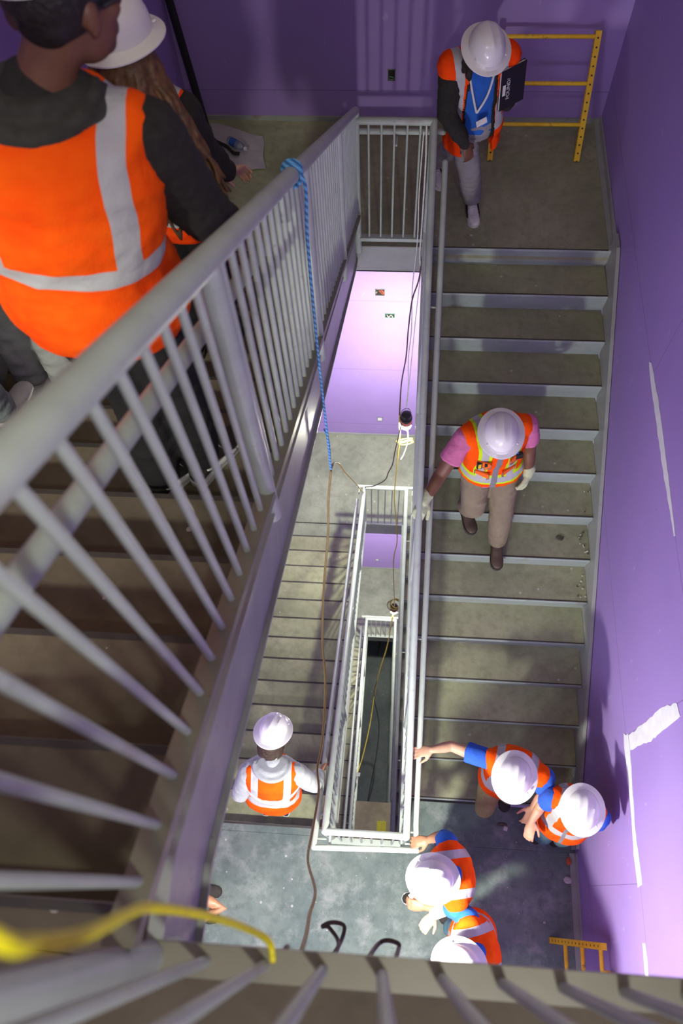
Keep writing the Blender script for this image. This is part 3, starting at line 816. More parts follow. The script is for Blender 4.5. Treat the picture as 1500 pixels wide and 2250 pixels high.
def person(label, J, face, head_f, size=1.0, skin='skin_light', top='blue', sleeve=0.45, long_sleeve=False, vest='vest', hem=-0.14,
           trousers='navy', shoes=('soledark', 'soledark'), hat=True, hat_up=None, hair=None, glove=None, sleeve_mat=None,
           hands=None, wide=1.0, deep=1.0, vinfl=0.024, voxel=0.0065, pants_w=1.0, shoe_pitch=(0, 0), stripe=None, arm_w=1.0, curve=0.03, vwide=None, group=None, hat_lift=0.035, sleeve_w=1.0, jacket=None, open_vest=0, vest_t0=-0.21, shirt_t0=-0.06, hat_k=0.93, cap=False):
    """J: joints in world coordinates"""
    J = {k: V(v) for k, v in J.items()}
    base = V(((J['rank'].x+J['lank'].x)/2, (J['rank'].y+J['lank'].y)/2, min(J['rg'].z, J['lg'].z)))
    t = thing('person', label, 'person', tuple(base), group)
    T = Torso(J['pelvis'], J['neck'], J['rsh'], J['lsh'], face, size, wide, deep, curve)
    k = size
    hc = J['head']; hu = V(hat_up) if hat_up is not None else (hc - J['neck']).normalized()*0.5 + UP*0.5
    hu.normalize(); hf = V(head_f); hf = (hf - hu*hf.dot(hu)).normalized(); hr = hf.cross(hu)
    # ---- body, one skin
    b = MB(); T.loft(b)
    P = head_vol(b, hc, hf, hu, k)
    limb(b, [J['neck']-T.ax*0.03, J['neck'].lerp(hc, .45) , hc - hu*0.03*k - hf*0.01], [.062*k, .054*k, .056*k])
    uc = T.frame(0.84)[0]
    arms = {}
    for s, sg in (('r', 1), ('l', -1)):
        sh, el, wr = J[s+'sh'], J[s+'el'], J[s+'wr']
        limb(b, [uc.lerp(sh, .3), sh], [.062*k, .056*k])
        b.tube([sh, sh.lerp(el, .45), el, el.lerp(wr, .35), wr], [.052*k*arm_w, .046*k*arm_w, .037*k*arm_w, .037*k*arm_w, .025*k*arm_w], 16, True, True)
        h = (hands or {}).get(s)
        hd = V(h['d']) if h and 'd' in h else (wr - el)
        pn = V(h['n']) if h and 'n' in h else (T.f*0.2 - T.right_h*sg)
        cu = h.get('curl', 0.45) if h else 0.45
        hand_vol(b, wr, hd, pn, sg, cu, k*(h.get('k', 1.0) if h else 1.0), 0, h.get('spread', 0.06) if h else 0.06, h.get('th', 0.3) if h else 0.3)
        arms[s] = (hd, pn, cu, h.get('spread', .06) if h else .06, h.get('th', .3) if h else .3, h.get('k', 1.0) if h else 1.0)
        hip = T.frame(-0.05)[0] + T.right_h*sg*.085*k*wide
        J[s+'hip'] = hip
        b.tube([hip, hip.lerp(J[s+'kn'], .5), J[s+'kn'], J[s+'kn'].lerp(J[s+'ank'], .35), J[s+'ank']], [.085*k, .074*k, .054*k, .053*k, .036*k], 16, True, True)
        td = V((J[s+'toe'].x-J[s+'ank'].x, J[s+'toe'].y-J[s+'ank'].y, 0)).normalized(); a0 = V((J[s+'ank'].x, J[s+'ank'].y, J[s+'g'].z+.055*k))
        b.tube([J[s+'ank'], a0, a0 + td*.06*k - UP*.012, a0 + td*.135*k - UP*.022], [.033*k, .027*k, .022*k, .016*k], 12, True, True)
    body = fused('body', b, M[skin], t, voxel, 3)
    eyes(P, hr, hf, hu, t, k)
    # ---- trousers and shoes
    tr = MB(); T.loft(tr, .010, t1=0.10)
    for s, sg in (('r', 1), ('l', -1)):
        kn, an, hip = J[s+'kn'], J[s+'ank'], J[s+'hip']
        pw = pants_w
        tr.tube([hip, hip.lerp(kn, .5), kn, kn.lerp(an, .4), kn.lerp(an, .93)], [.098*k, .086*k*(1+(pw-1)*.5), .068*k*pw, .066*k*pw, .055*k*pw], 18, True, True)
    sd = J['pelvis'].x*31
    me = fuse(tr, 0.010, 4); crumple(me, .007, 9, sd); me.name = 'trousers'; link_mesh('trousers', me, M[trousers], t)
    for i, s in enumerate(('r', 'l')):
        td = J[s+'toe'] - J[s+'ank']
        shoe(t, J[s+'ank'], (td.x, td.y), J[s+'g'].z, k, shoes[0], shoes[1], shoe_pitch[i], stripe)
    # ---- shirt / hoodie
    sm = MB(); T.loft(sm, .010, t0=shirt_t0, flare=.0 if shirt_t0 > -.1 else .030)
    limb(sm, [T.frame(.92)[0], J['neck'] + T.ax*.012], [.085*k, .066*k])
    for s in ('r', 'l'):
        sh, el, wr = J[s+'sh'], J[s+'el'], J[s+'wr']
        limb(sm, [uc.lerp(sh, .3), sh], [.074*k, .070*k])
        if long_sleeve:
            sm.tube([sh, sh.lerp(el, .45), el, el.lerp(wr, .5), el.lerp(wr, .94)], [.070*k*sleeve_w, .064*k*sleeve_w, .056*k*sleeve_w, .050*k*sleeve_w, .039*k*sleeve_w], 18, True, True)
        else:
            sm.tube([sh, sh.lerp(el, .3), sh.lerp(el, sleeve*1.35)], [.068*k*sleeve_w, .068*k*sleeve_w, .069*k*sleeve_w], 18, True, False)
    me = fuse(sm, 0.010, 4); crumple(me, .006 if long_sleeve else .004, 10, sd+3); nm = 'hoodie' if long_sleeve else 'shirt'; me.name = nm; link_mesh(nm, me, M[top], t)
    if jacket:
        jm = MB(); T.loft(jm, .017, t0=-0.21, t1=0.90, flare=.004)
        c9, r9, d9 = T.frame(.97); c8, r8, d8 = T.frame(.88)
        jm.rings([ring_ell(c8, r8*(.14*k*wide+.017), d8*(.09*k*deep+.017)), ring_ell(c9, r9*(.09*k+.015), d9*(.07*k+.015))])
        for s in ('r', 'l'):
            sh, el, wr = J[s+'sh'], J[s+'el'], J[s+'wr']
            limb(jm, [uc.lerp(sh, .3), sh], [.080*k, .076*k])
            jm.tube([sh, sh.lerp(el, .45), el, el.lerp(wr, .5), el.lerp(wr, .93)], [.075*k, .070*k, .062*k, .056*k, .046*k], 18, True, True)
        me = fuse(jm, 0.010, 4); crumple(me, .006, 9, sd+5); cut_front(me, T, .086); me.name = 'jacket'
        link_mesh('jacket', me, M[jacket], t)
    # ---- vest
    if vest:
        vm = MB()
        T.loft(vm, vinfl, t0=vest_t0, t1=0.79, flare=0.012)
        T2 = [(0.78, .168, .112), (0.90, .155, .100), (0.985, .090, .088)]
        rs = []
        for tt, w, dd in T2:
            c, r, d = T.frame(tt); rs.append(ring_ell(c, r*(w*k*wide+vinfl*.9), d*(dd*k*deep+vinfl)))
        vm.rings(rs)
        for s in ('r', 'l'):
            sh = J[s+'sh']; inn = uc.lerp(sh, .80 if not jacket else 1.0) + T.ax*.018; jx = .012 if jacket else 0
            limb(vm, [uc.lerp(sh, .45) + T.ax*.012, inn], [.088*k+jx, .078*k+jx])
        me = fuse(vm, 0.010, 6); crumple(me, .0055, 6.5, sd+7)
        at = me.attributes.new('torso', 'FLOAT_VECTOR', 'POINT')
        buf = []
        for v in me.vertices: buf += list(T.coords(v.co))
        at.data.foreach_set('vector', buf)
        if open_vest: cut_front(me, T, open_vest)
        me.name = 'safety_vest'
        link_mesh('safety_vest', me, M[vest], t)
    if glove:
        for s, sg in (('r', 1), ('l', -1)):
            hd, pn, cu, sp, th, hk = arms[s]
            g = MB(); hand_vol(g, J[s+'wr'], hd, pn, sg, cu, k*hk, .004, sp, th)
            w0 = J[s+'wr']; g.tube([w0 - V(hd).normalized()*.045, w0 + V(hd).normalized()*.02], [.036*k*arm_w, .033*k], 14, True, True)
            fused('glove', g, M[glove], t, 0.006, 3)
    if sleeve_mat:
        for s, m_ in sleeve_mat.items():
            sh, el, wr = J[s+'sh'], J[s+'el'], J[s+'wr']
            g = MB(); g.tube([sh.lerp(el, .5), el, el.lerp(wr, .5), el.lerp(wr, .93)], [.056*k, .051*k, .047*k, .040*k], 16, True, True)
            fused('sleeve', g, M[m_], t, 0.009, 3)
    if hair:
        kind, hm = hair; h = MB()
        if kind == 'short':
            h.ell(P(0, -.022, .034), [hr*.083*k, hf*.096*k, hu*.092*k], 20, 14)
            h.ell(P(0, -.058, -.008), [hr*.068*k, hf*.044*k, hu*.046*k], 16, 10)
        elif kind == 'curly':
            rnd = random.Random(3)
            h.ell(P(0, -.030, -.01), [hr*.084*k, hf*.092*k, hu*.075*k], 20, 14)
            for q in range(110):
                a = rnd.uniform(-1.6, 1.6); e = rnd.uniform(-.135, .0)
                x = math.sin(a)*.088; y = -.036-math.cos(a)*.098
                h.ell(P(x, y, e), [hr*.021, hf*.021, hu*.021], 8, 6)
        elif kind == 'bob':
            rnd = random.Random(5)
            h.ell(P(0, -.025, .03), [hr*.084*k, hf*.094*k, hu*.092*k], 20, 14)
            for q in range(34):
                a = -2.2 + 4.4*q/33; x = math.sin(a)*.084; y = -.02-math.cos(a)*.082
                p0 = P(x, y, .02); p3 = P(x*1.15+rnd.uniform(-.01, .01), y*1.05+rnd.uniform(-.01, .02), -.16-rnd.uniform(0, .06))
                h.tube(spline([p0, P(x*1.08, y*1.08, -.06), p3], 4), [.014]*8+[.004], 8, True, True)
        elif kind == 'long':
            rnd = random.Random(11)
            h.ell(P(0, -.025, .03), [hr*.085*k, hf*.095*k, hu*.092*k], 20, 14)
            for q in range(120):
                a = rnd.uniform(-2.0, 2.0); x = math.sin(a)*.088; y = -.02-math.cos(a)*.088
                n_ = 9; pts = []; ph = rnd.uniform(0, 6); ln = rnd.uniform(.40, .62); am = rnd.uniform(.006, .014)
                for i in range(n_):
                    f_ = i/(n_-1)
                    pts.append(P(x*(1+.8*f_)+.20*f_*(.55+.45*math.sin(a))+am*math.sin(ph+f_*16), y*(1+.45*f_)-.07*f_+am*math.cos(ph+f_*14), .03) - UP*(ln*f_*k) )
                h.tube(spline(pts, 3), [.015*(1-.55*(i/(3*(n_-1)))) for i in range(3*(n_-1)+1)], 7, True, True)
        fused('hair', h, M[hm], t, 0.0055 if kind in ('long', 'curly') else 0.007, 1 if kind in ('long', 'curly') else 3)
    if hat: hard_hat(t, hc, hf, hu, k*hat_k, lift=hat_lift, cap=cap)
    return t, T, J, P, (hr, hf, hu)
# ------------------------------------------------------------------ the people
def G(p, z): return (p[0], p[1], z)
# man in pink on the right stairs
z7, z6 = -7*RISE, -6*RISE
pm = person('person in pink shirt and orange-lime vest stepping down the right stairs in gloves',
    dict(head=(-.893,-1.800,.285), neck=(-.890,-1.690,.135), rsh=(-1.085,-1.700,.075), lsh=(-.690,-1.595,.085), rel=(-1.225,-1.86,-.14), rwr=(-1.318,-2.015,-.205),
         lel=(-.632,-1.62,-.17), lwr=(-.607,-1.69,-.37), pelvis=(-.865,-1.640,-.33), rkn=(-.945,-1.80,-.70), rank=(-.972,-1.66,-.95), rtoe=(-.930,-1.80,-1.01), rg=(0,0,z6+.004),
         lkn=(-.735,-1.80,-.78), lank=(-.716,-1.86,-1.13), ltoe=(-.712,-2.05,-1.19), lg=(0,0,z7+.002)),
    (0.05, -1), (0.06, -1, -0.25), 1.06, 'skin_dark', 'pink', .46, False, 'vest_sur', trousers='khaki', shoes=('boot', 'soledark'), glove='glove', wide=1.06, deep=1.08, hat_up=(-0.02, -0.28, 1),
    hands=dict(r=dict(d=(-.38, -.9, -.20), n=(-.2, .1, -1), curl=.8, th=.35), l=dict(d=(-.05, -.3, -.95), n=(-1, .2, 0), curl=.75)), pants_w=1.18, vinfl=.032, arm_w=1.12, hat_lift=.03, vest_t0=-.07, shirt_t0=-.20, hat_k=.85)
# woman with the notebook on the upper landing
pw = person('person in bright blue shirt and open vest holding a black notebook',
    dict(head=(-1.108,.020,1.485), neck=(-1.118,.125,1.365), rsh=(-1.285,.140,1.305), lsh=(-.955,.225,1.315), rel=(-1.290,.045,1.06), rwr=(-1.155,.010,.885),
         lel=(-.870,.390,1.02), lwr=(-.905,.245,.985), pelvis=(-1.105,.235,.90), rkn=(-1.085,.245,.49), rank=(-1.020,.40,.10), rtoe=(-.996,.215,.04), rg=(0,0,.002),
         lkn=(-1.185,.50,.50), lank=(-1.310,.78,.12), ltoe=(-1.250,.62,.04), lg=(0,0,.002)),
    (.25, -1), (.30, -1, -.45), .98, 'skin_dark', 'blue', .16, False, 'vest_red', sleeve_w=.9, jacket='blackcloth', open_vest=.105, vest_t0=-.37, vinfl=.030,  trousers='greypants', shoes=('white', 'white'), stripe='black', hair=('bob', 'hair_black'), hat_up=(.10, -.42, 1),
    hands=dict(r=dict(d=(.35, -.1, -1), n=(-.6, .8, 0), curl=.4), l=dict(d=(0, -.25, 1), n=(-.55, -.8, 0), curl=.25)), pants_w=1.15, wide=.98)
# person in grey hoodie on the lower left stairs
zt = ZC - RISE
ph = person('person in grey hoodie and orange vest walking down the lower left stairs, seen from behind',
    dict(head=(-2.298,-3.385,-1.225), neck=(-2.300,-3.560,-1.335), rsh=(-2.135,-3.615,-1.385), lsh=(-2.462,-3.635,-1.385), rel=(-2.015,-3.665,-1.56), rwr=(-1.985,-3.57,-1.69),
         lel=(-2.545,-3.76,-1.58), lwr=(-2.56,-3.69,-1.80), pelvis=(-2.330,-3.715,-1.76), rkn=(-2.300,-3.66,-2.17), rank=(-2.305,-3.745,-2.53), rtoe=(-2.285,-3.60,-2.58), rg=(0,0,zt+.002),
         lkn=(-2.450,-3.66,-2.17), lank=(-2.478,-3.75,-2.53), ltoe=(-2.478,-3.60,-2.58), lg=(0,0,zt+.002)),
    (.05, 1), (.30, 1, -.45), .92, 'skin_mid', 'hoodgrey', .5, True, 'vest', trousers='navy', shoes=('navy', 'white'), hair=('curly', 'hair_curl'), hat_up=(.06, .50, 1), wide=1.18, sleeve_w=1.18, hat_k=.94, hat_lift=.048,
    hands=dict(r=dict(d=(.35, .85, -.3), n=(.9, -.1, -.5), curl=.8), l=dict(d=(0, .2, -1), n=(1, 0, 0), curl=.5)), deep=1.05, vinfl=.03)
# visitor with an arm stretched to the rail at the foot of the right stairs
p1 = person('helmeted visitor in blue tee and orange vest stretching an arm to the right stair rail',
    dict(head=(-.678,-3.615,-.945), neck=(-.645,-3.545,-1.085), rsh=(-.825,-3.480,-1.130), lsh=(-.440,-3.575,-1.155), rel=(-1.060,-3.405,-1.175), rwr=(-1.190,-3.440,-1.150),
         lel=(-.415,-3.665,-1.37), lwr=(-.470,-3.735,-1.44), pelvis=(-.625,-3.530,-1.60), rkn=(-.745,-3.715,-1.93), rank=(-.690,-3.47,-2.18), rtoe=(-.695,-3.60,-2.23), rg=(0,0,ZC+RISE+.002),
         lkn=(-.555,-3.60,-1.99), lank=(-.545,-3.50,-2.18), ltoe=(-.545,-3.60,-2.23), lg=(0,0,ZC+RISE+.002)),
    (-.18, -1), (-.22, -1, -.25), 1.0, 'skin_light', 'teeblue', .42, False, 'vest', trousers='olive', hat_up=(-.02, -.10, 1), hair=('short', 'hair_black'),
    hands=dict(r=dict(d=(-1, -.2, -.05), n=(0, 0, -1), curl=.5, spread=.12), l=dict(d=(-.3, -.75, -.35), n=(-.3, .1, -1), curl=.45)), vinfl=.028)
# visitor by the purple wall
p2 = person('helmeted visitor in teal jeans and orange vest standing against the right purple wall',
    dict(head=(-.258,-3.785,-.965), neck=(-.225,-3.745,-1.105), rsh=(-.390,-3.700,-1.15), lsh=(-.095,-3.800,-1.15), rel=(-.425,-3.725,-1.38), rwr=(-.485,-3.825,-1.43),
         lel=(-.072,-3.83,-1.42), lwr=(-.085,-3.86,-1.66), pelvis=(-.225,-3.790,-1.62), rkn=(-.30,-3.87,-2.02), rank=(-.265,-3.715,-2.35), rtoe=(-.275,-3.86,-2.40), rg=(0,0,ZC+.002),
         lkn=(-.16,-3.88,-2.02), lank=(-.12,-3.725,-2.35), ltoe=(-.13,-3.87,-2.40), lg=(0,0,ZC+.002)),
    (-.25, -1), (-.20, -1, -.25), .97, 'skin_light', 'teeblue', .40, False, 'vest', trousers='denim', hat_up=(-.02, -.08, 1), hair=('short', 'hair_black'),
    hands=dict(r=dict(d=(-.25, -1, -.25), n=(.3, .1, -1), curl=.45)), vinfl=.028, wide=.95)
# visitor with a hand on the rail corner
p3 = person('helmeted visitor with dark wristband, hand on the corner of the lit railing',
    dict(head=(-1.188,-4.240,-.945), neck=(-1.110,-4.215,-1.085), rsh=(-1.085,-4.020,-1.145), lsh=(-1.020,-4.385,-1.165), rel=(-1.105,-3.965,-1.38), rwr=(-1.190,-3.990,-1.455),
         lel=(-1.065,-4.405,-1.41), lwr=(-1.20,-4.400,-1.46), pelvis=(-1.035,-4.190,-1.60), rkn=(-1.12,-4.13,-2.02), rank=(-1.01,-4.13,-2.35), rtoe=(-1.15,-4.13,-2.40), rg=(0,0,ZC+.002),
         lkn=(-1.14,-4.29,-2.02), lank=(-1.13,-4.34,-2.35), ltoe=(-1.28,-4.36,-2.40), lg=(0,0,ZC+.002)),
    (-1, .05), (-1, .02, -.25), 1.0, 'skin_mid', 'blue', .30, False, 'vest', trousers='navy', hat_up=(-.12, 0, 1), hair=('short', 'hair_black'),
    hands=dict(r=dict(d=(-1, -.18, -.30), n=(-.2, 0, -1), curl=.45, spread=.14), l=dict(d=(-1, .05, -.1), n=(0, .4, -1), curl=.6)), vinfl=.03, shoes=('charcoal', 'white'))
# visitor half hidden by the lower edge
p4 = person('helmeted visitor in beige long sleeve cut off by the blurred beam at the bottom',
    dict(head=(-1.030,-4.685,-.945), neck=(-.960,-4.640,-1.085), rsh=(-.955,-4.450,-1.145), lsh=(-.855,-4.790,-1.165), rel=(-1.035,-4.375,-1.37), rwr=(-1.150,-4.440,-1.43),
         lel=(-.87,-4.83,-1.42), lwr=(-.98,-4.86,-1.50), pelvis=(-.885,-4.585,-1.60), rkn=(-.97,-4.53,-2.02), rank=(-.84,-4.50,-2.35), rtoe=(-.98,-4.48,-2.40), rg=(0,0,ZC+.002),
         lkn=(-.95,-4.70,-2.02), lank=(-.80,-4.72,-2.35), ltoe=(-.94,-4.72,-2.40), lg=(0,0,ZC+.002)),
    (-1, .25), (-1, .25, -.25), 1.0, 'skin_light', 'blue', .42, False, 'vest', trousers='denim', hat_up=(-.08, .04, 1), hair=('short', 'hair_black'), sleeve_mat=dict(r='beige'),
    hands=dict(r=dict(d=(-.6, -.75, -.1), n=(.2, 0, -1), curl=.6)), vinfl=.03)

# man with his back to the camera, close on the left
zL = ZA - 5*RISE1
pl = person('large person in foreground left seen from behind, orange vest over a black hoodie',
    dict(head=(-2.168,-2.935,3.474), neck=(-2.265,-3.000,3.325), rsh=(-2.085,-2.965,3.215), lsh=(-2.485,-3.010,3.215), rel=(-2.035,-2.880,2.945), rwr=(-1.985,-2.800,2.800),
         lel=(-2.66,-2.98,2.95), lwr=(-2.66,-2.86,2.72), pelvis=(-2.305,-3.025,2.83), rkn=(-2.235,-2.96,2.36), rank=(-2.205,-3.02,1.99), rtoe=(-2.13,-2.88,1.91), rg=(0,0,zL+.002),
         lkn=(-2.345,-3.00,2.36), lank=(-2.335,-3.10,1.99), ltoe=(-2.255,-2.965,1.91), lg=(0,0,zL+.002)),
    (.06, 1), (.75, 1, -.12), 1.02, 'skin_dark', 'blackcloth', .5, True, 'vest_l', trousers='blackpants', shoes=('soledark', 'white'), hair=('short', 'hair_black'), hat_up=(.0, .12, 1), wide=1.14, deep=1.12,
    hands=dict(r=dict(d=(.35, .9, -.3), n=(.8, -.2, -.6), curl=.8), l=dict(d=(0, .3, -1), n=(1, 0, 0), curl=.5)), sleeve_w=1.16, pants_w=1.2, vinfl=.034, stripe='white', hat_lift=.074, cap=True)
hood(pl[0], pl[1], 'charcoal', 1.22, 1.12, .17, 'hood', 1)
MB().tube(spline([pl[3](.080, .02, .005), pl[3](.086, .06, .010), pl[3](.070, .098, .006)], 6), .004, 8).build('glasses_temple', M['black'], pl[0])
# woman with long hair ahead of him
zB8 = ZA - 8*RISE1
pb = person('person with long curly brown hair ahead of the large orange vest, hand reaching the rail',
    dict(head=(-2.470,-1.940,2.745), neck=(-2.475,-1.955,2.610), rsh=(-2.330,-1.955,2.530), lsh=(-2.620,-1.950,2.530), rel=(-2.315,-1.83,2.275), rwr=(-2.265,-1.735,2.105),
         lel=(-2.66,-1.92,2.28), lwr=(-2.66,-1.80,2.08), pelvis=(-2.42,-1.965,2.15), rkn=(-2.34,-1.92,1.74), rank=(-2.35,-2.03,1.42), rtoe=(-2.33,-1.90,1.34), rg=(0,0,zB8+.002),
         lkn=(-2.50,-1.92,1.74), lank=(-2.50,-2.03,1.42), ltoe=(-2.50,-1.90,1.34), lg=(0,0,zB8+.002)),
    (.30, 1), (.40, 1, -.1), .96, 'skin_light', 'blackcloth', .5, True, 'vest_red', trousers='blackpants', hair=('long', 'hair_brown'), hat_up=(.0, .05, 1), wide=.98,
    hands=dict(r=dict(d=(.4, .8, -.5), n=(.6, -.2, -.8), curl=.6)), sleeve_w=1.1, hat_lift=.05)
# two walkers mostly outside the frame
zG7 = ZA - 7*RISE1; zJ = ZA - 6*RISE1
person('person in pale grey sweatpants on the left stairs, seen below the orange hem',
    dict(head=(-3.03,-2.36,3.00), neck=(-3.04,-2.38,2.86), rsh=(-2.88,-2.38,2.76), lsh=(-3.19,-2.38,2.76), rel=(-2.83,-2.34,2.50), rwr=(-2.86,-2.24,2.30), lel=(-3.23,-2.34,2.50), lwr=(-3.2,-2.24,2.30),
         pelvis=(-3.03,-2.40,2.38), rkn=(-2.96,-2.36,1.95), rank=(-2.96,-2.43,1.61), rtoe=(-2.95,-2.30,1.53), rg=(0,0,zG7+.002), lkn=(-3.12,-2.36,1.95), lank=(-3.12,-2.43,1.61), ltoe=(-3.12,-2.30,1.53), lg=(0,0,zG7+.002)),
    (0, 1), (0, 1, -.1), .96, 'skin_mid', 'charcoal', .5, True, 'vest', trousers='palegrey', shoes=('white', 'white'), hair=('short', 'hair_black'), pants_w=1.3)
person('person in washed jeans at the far left edge of the stairs',
    dict(head=(-3.06,-2.84,3.25), neck=(-3.07,-2.86,3.11), rsh=(-2.90,-2.86,3.00), lsh=(-3.22,-2.86,3.00), rel=(-2.86,-2.82,2.74), rwr=(-2.88,-2.72,2.54), lel=(-3.25,-2.82,2.74), lwr=(-3.23,-2.72,2.54),
         pelvis=(-3.10,-2.87,2.56), rkn=(-3.09,-2.80,2.13), rank=(-3.10,-2.73,1.80), rtoe=(-3.08,-2.60,1.72), rg=(0,0,zJ+.002), lkn=(-3.20,-2.82,2.13), lank=(-3.215,-2.75,1.80), ltoe=(-3.215,-2.62,1.72), lg=(0,0,zJ+.002)),
    (0, 1), (0, 1, -.1), .98, 'skin_mid', 'charcoal', .5, True, 'vest', trousers='jeans', shoes=('white', 'white'), hair=('short', 'hair_black'), pants_w=1.25)
# someone standing under the topmost flight, only an elbow shows
person('person hidden under the top flight, only a bare elbow showing above the concrete',
    dict(head=(-2.98,-4.50,-.93), neck=(-2.97,-4.49,-1.07), rsh=(-2.86,-4.36,-1.15), lsh=(-2.86,-4.66,-1.15), rel=(-2.90,-4.32,-1.42), rwr=(-2.98,-4.22,-1.30), lel=(-2.548,-4.50,-1.42), lwr=(-2.76,-4.40,-1.30),
         pelvis=(-2.98,-4.50,-1.60), rkn=(-2.92,-4.41,-2.02), rank=(-2.94,-4.41,-2.35), rtoe=(-2.80,-4.41,-2.40), rg=(0,0,ZC+.002), lkn=(-2.92,-4.59,-2.02), lank=(-2.94,-4.59,-2.35), ltoe=(-2.80,-4.59,-2.40), lg=(0,0,ZC+.002)),
    (1, 0), (1, 0, -.1), 1.0, 'skin_mid', 'teeblue', .4, False, 'vest', trousers='navy', hair=('short', 'hair_black'))
# ---- clothing details
hood(ph[0], ph[1], 'hoodgrey', 1.14, 1.28, .25)
c_, r_, d_ = ph[1].frame(1.0)
nk = ph[2]['neck'].lerp(ph[2]['head'], .35)
MB().rings([[nk + (r_*math.cos(2*PI*i/24) + d_*math.sin(2*PI*i/24))*q + ph[1].ax*z for i in range(24)] for q, z in ((.062, -.011), (.064, -.011), (.064, .011), (.062, .011))], False).build('lanyard', M['white'], ph[0])
def on_torso(T, u, d, t, out=0.0):
    """point on the front of a torso: across u, height t; d in half-depths"""
    c, r, dd = T.frame(t)
    for i in range(len(T.W)-1):
        if T.W[i][0] <= t <= T.W[i+1][0]:
            f = (t-T.W[i][0])/(T.W[i+1][0]-T.W[i][0]); w = T.W[i][1]*(1-f)+T.W[i+1][1]*f; de = T.W[i][2]*(1-f)+T.W[i+1][2]*f
    w = w*T.k*T.wide + out; de = de*T.k*T.deep + out
    y = de*math.sqrt(max(0, 1-(u/w)**2))*d
    return c + r*u + dd*y
TW = pw[1]
strap = [on_torso(TW, .075, .6, .97, .02), on_torso(TW, .075, 1, .86, .022), on_torso(TW, .050, 1, .62, .022), on_torso(TW, .02, 1, .36, .026)]
strap2 = [on_torso(TW, -.075, .6, .97, .02), on_torso(TW, -.070, 1, .86, .022), on_torso(TW, -.035, 1, .62, .022), on_torso(TW, .016, 1, .36, .026)]
ln = thing('lanyard', 'white lanyard with a name card hanging on the blue shirt', 'lanyard', tuple(strap[-1]))
MB().tube(spline(strap, 6), .007, 8).build('strap', M['white'], ln)
MB().tube(spline(strap2, 6), .007, 8).build('strap', M['white'], ln)
pc = V((-1.065, .085, .985)); e1 = V((.80, .30, .28)).normalized(); e2 = V((-.15, -.25, 1)); e2 = (e2 - e1*e2.dot(e1)).normalized(); e3 = e1.cross(e2)
MB().rings([[pc + e1*a*.036 + e2*b*.026 + e3*z for a, b in ((-1,-1),(1,-1),(1,1),(-1,1))] for z in (-.0012, .0012)]).build('name_card', M['white'], ln, False)
# black notebook in her left hand
nc = V((-.905,.150,1.190)); n1 = V((.80,.58,.05)).normalized(); n2 = V((.05,.10,1)); n2 = (n2 - n1*n2.dot(n1)).normalized(); n3 = n1.cross(n2)
if n3.y > 0: n3 = -n3
nb = thing('notebook', 'black notebook with white lettering held against the blue shirt', 'notebook', tuple(nc - n2*.13))
def slab(mb, c, a, b, n, ha, hb, ht):
    return mb.rings([[c + a*x*ha + b*y*hb + n*z for x, y in ((-1,-1),(1,-1),(1,1),(-1,1))] for z in (-ht, ht)])
slab(MB(), nc + n3*.009, n1, n2, n3, .093, .128, .0015).build('cover', M['black'], nb, False)
slab(MB(), nc - n3*.009, n1, n2, n3, .093, .128, .0015).build('cover', M['black'], nb, False)
slab(MB(), nc - n1*.002, n1, n2, n3, .088, .124, .0074).build('pages', M['white'], nb, False)
slab(MB(), nc + n3*.011 - n1*.068 + n2*.0, n1, n2, n3, .011, .034, .0005).build('label_block', M['white'], nb, False)
def lettering(name, text, size, origin, xdir, ydir, mat, parent):
    cu = bpy.data.curves.new('txt', 'FONT'); cu.body = text; cu.size = size; cu.extrude = 0.0004; cu.align_x = 'CENTER'; cu.align_y = 'CENTER'
    o = bpy.data.objects.new('txt', cu); COL.objects.link(o)
    me = bpy.data.meshes.new_from_object(o.evaluated_get(bpy.context.evaluated_depsgraph_get())); bpy.data.objects.remove(o)
    x = V(xdir).normalized(); y = V(ydir).normalized(); z = x.cross(y)
    me.transform(Matrix(((x.x, y.x, z.x, origin[0]), (x.y, y.y, z.y, origin[1]), (x.z, y.z, z.z, origin[2]), (0, 0, 0, 1))))
    me.materials.clear(); me.name = name
    return link_mesh(name, me, mat, parent)
lettering('lettering', 'FOUND/', .036, nc + n3*.0112 - n1*.036, n2, -n1, M['white'], nb)

# tools in the chest pockets of the man in pink
TM = pm[1]
def pocket_tool(name, label, cat, u, t, parts):
    p = on_torso(TM, u, 1, t, .036); _, r, d = TM.frame(t); a = TM.ax
    th_ = thing(name, label, cat, tuple(p))
    for nm, mat, du, dt, hu_, hh, th2 in parts:
        slab(MB(), p + r*du + a*dt + d*.010, r, a, d, hu_, hh, th2).build(nm, M[mat], th_, False)
M['tool_y'] = simple('yellow_tool_plastic', (0.80, 0.58, 0.03), 0.4)
M['tool_o'] = simple('orange_tool_plastic', (0.85, 0.25, 0.02), 0.4)
M['tool_r'] = simple('red_tool_plastic', (0.65, 0.05, 0.03), 0.4)
M['tool_b'] = simple('blue_pen_plastic', (0.04, 0.12, 0.45), 0.3)
M['vesttrim'] = simple('grey_vest_binding', (0.20, 0.20, 0.22), 0.7)
M['vestorange'] = mat_cloth('orange_pocket_cloth', (0.95, 0.14, 0.008))
pocket_tool('utility_knife', 'black and yellow utility knife in the vest chest pocket', 'knife', .128, .58, (('handle', 'black', 0, .0, .017, .045, .008), ('grip', 'tool_y', 0, -.004, .010, .030, .0095)))
pocket_tool('marker_pen', 'orange and black marker beside the utility knife', 'pen', .090, .57, (('barrel', 'tool_o', 0, -.02, .008, .034, .007), ('pen_cap', 'black', 0, .028, .009, .018, .008)))
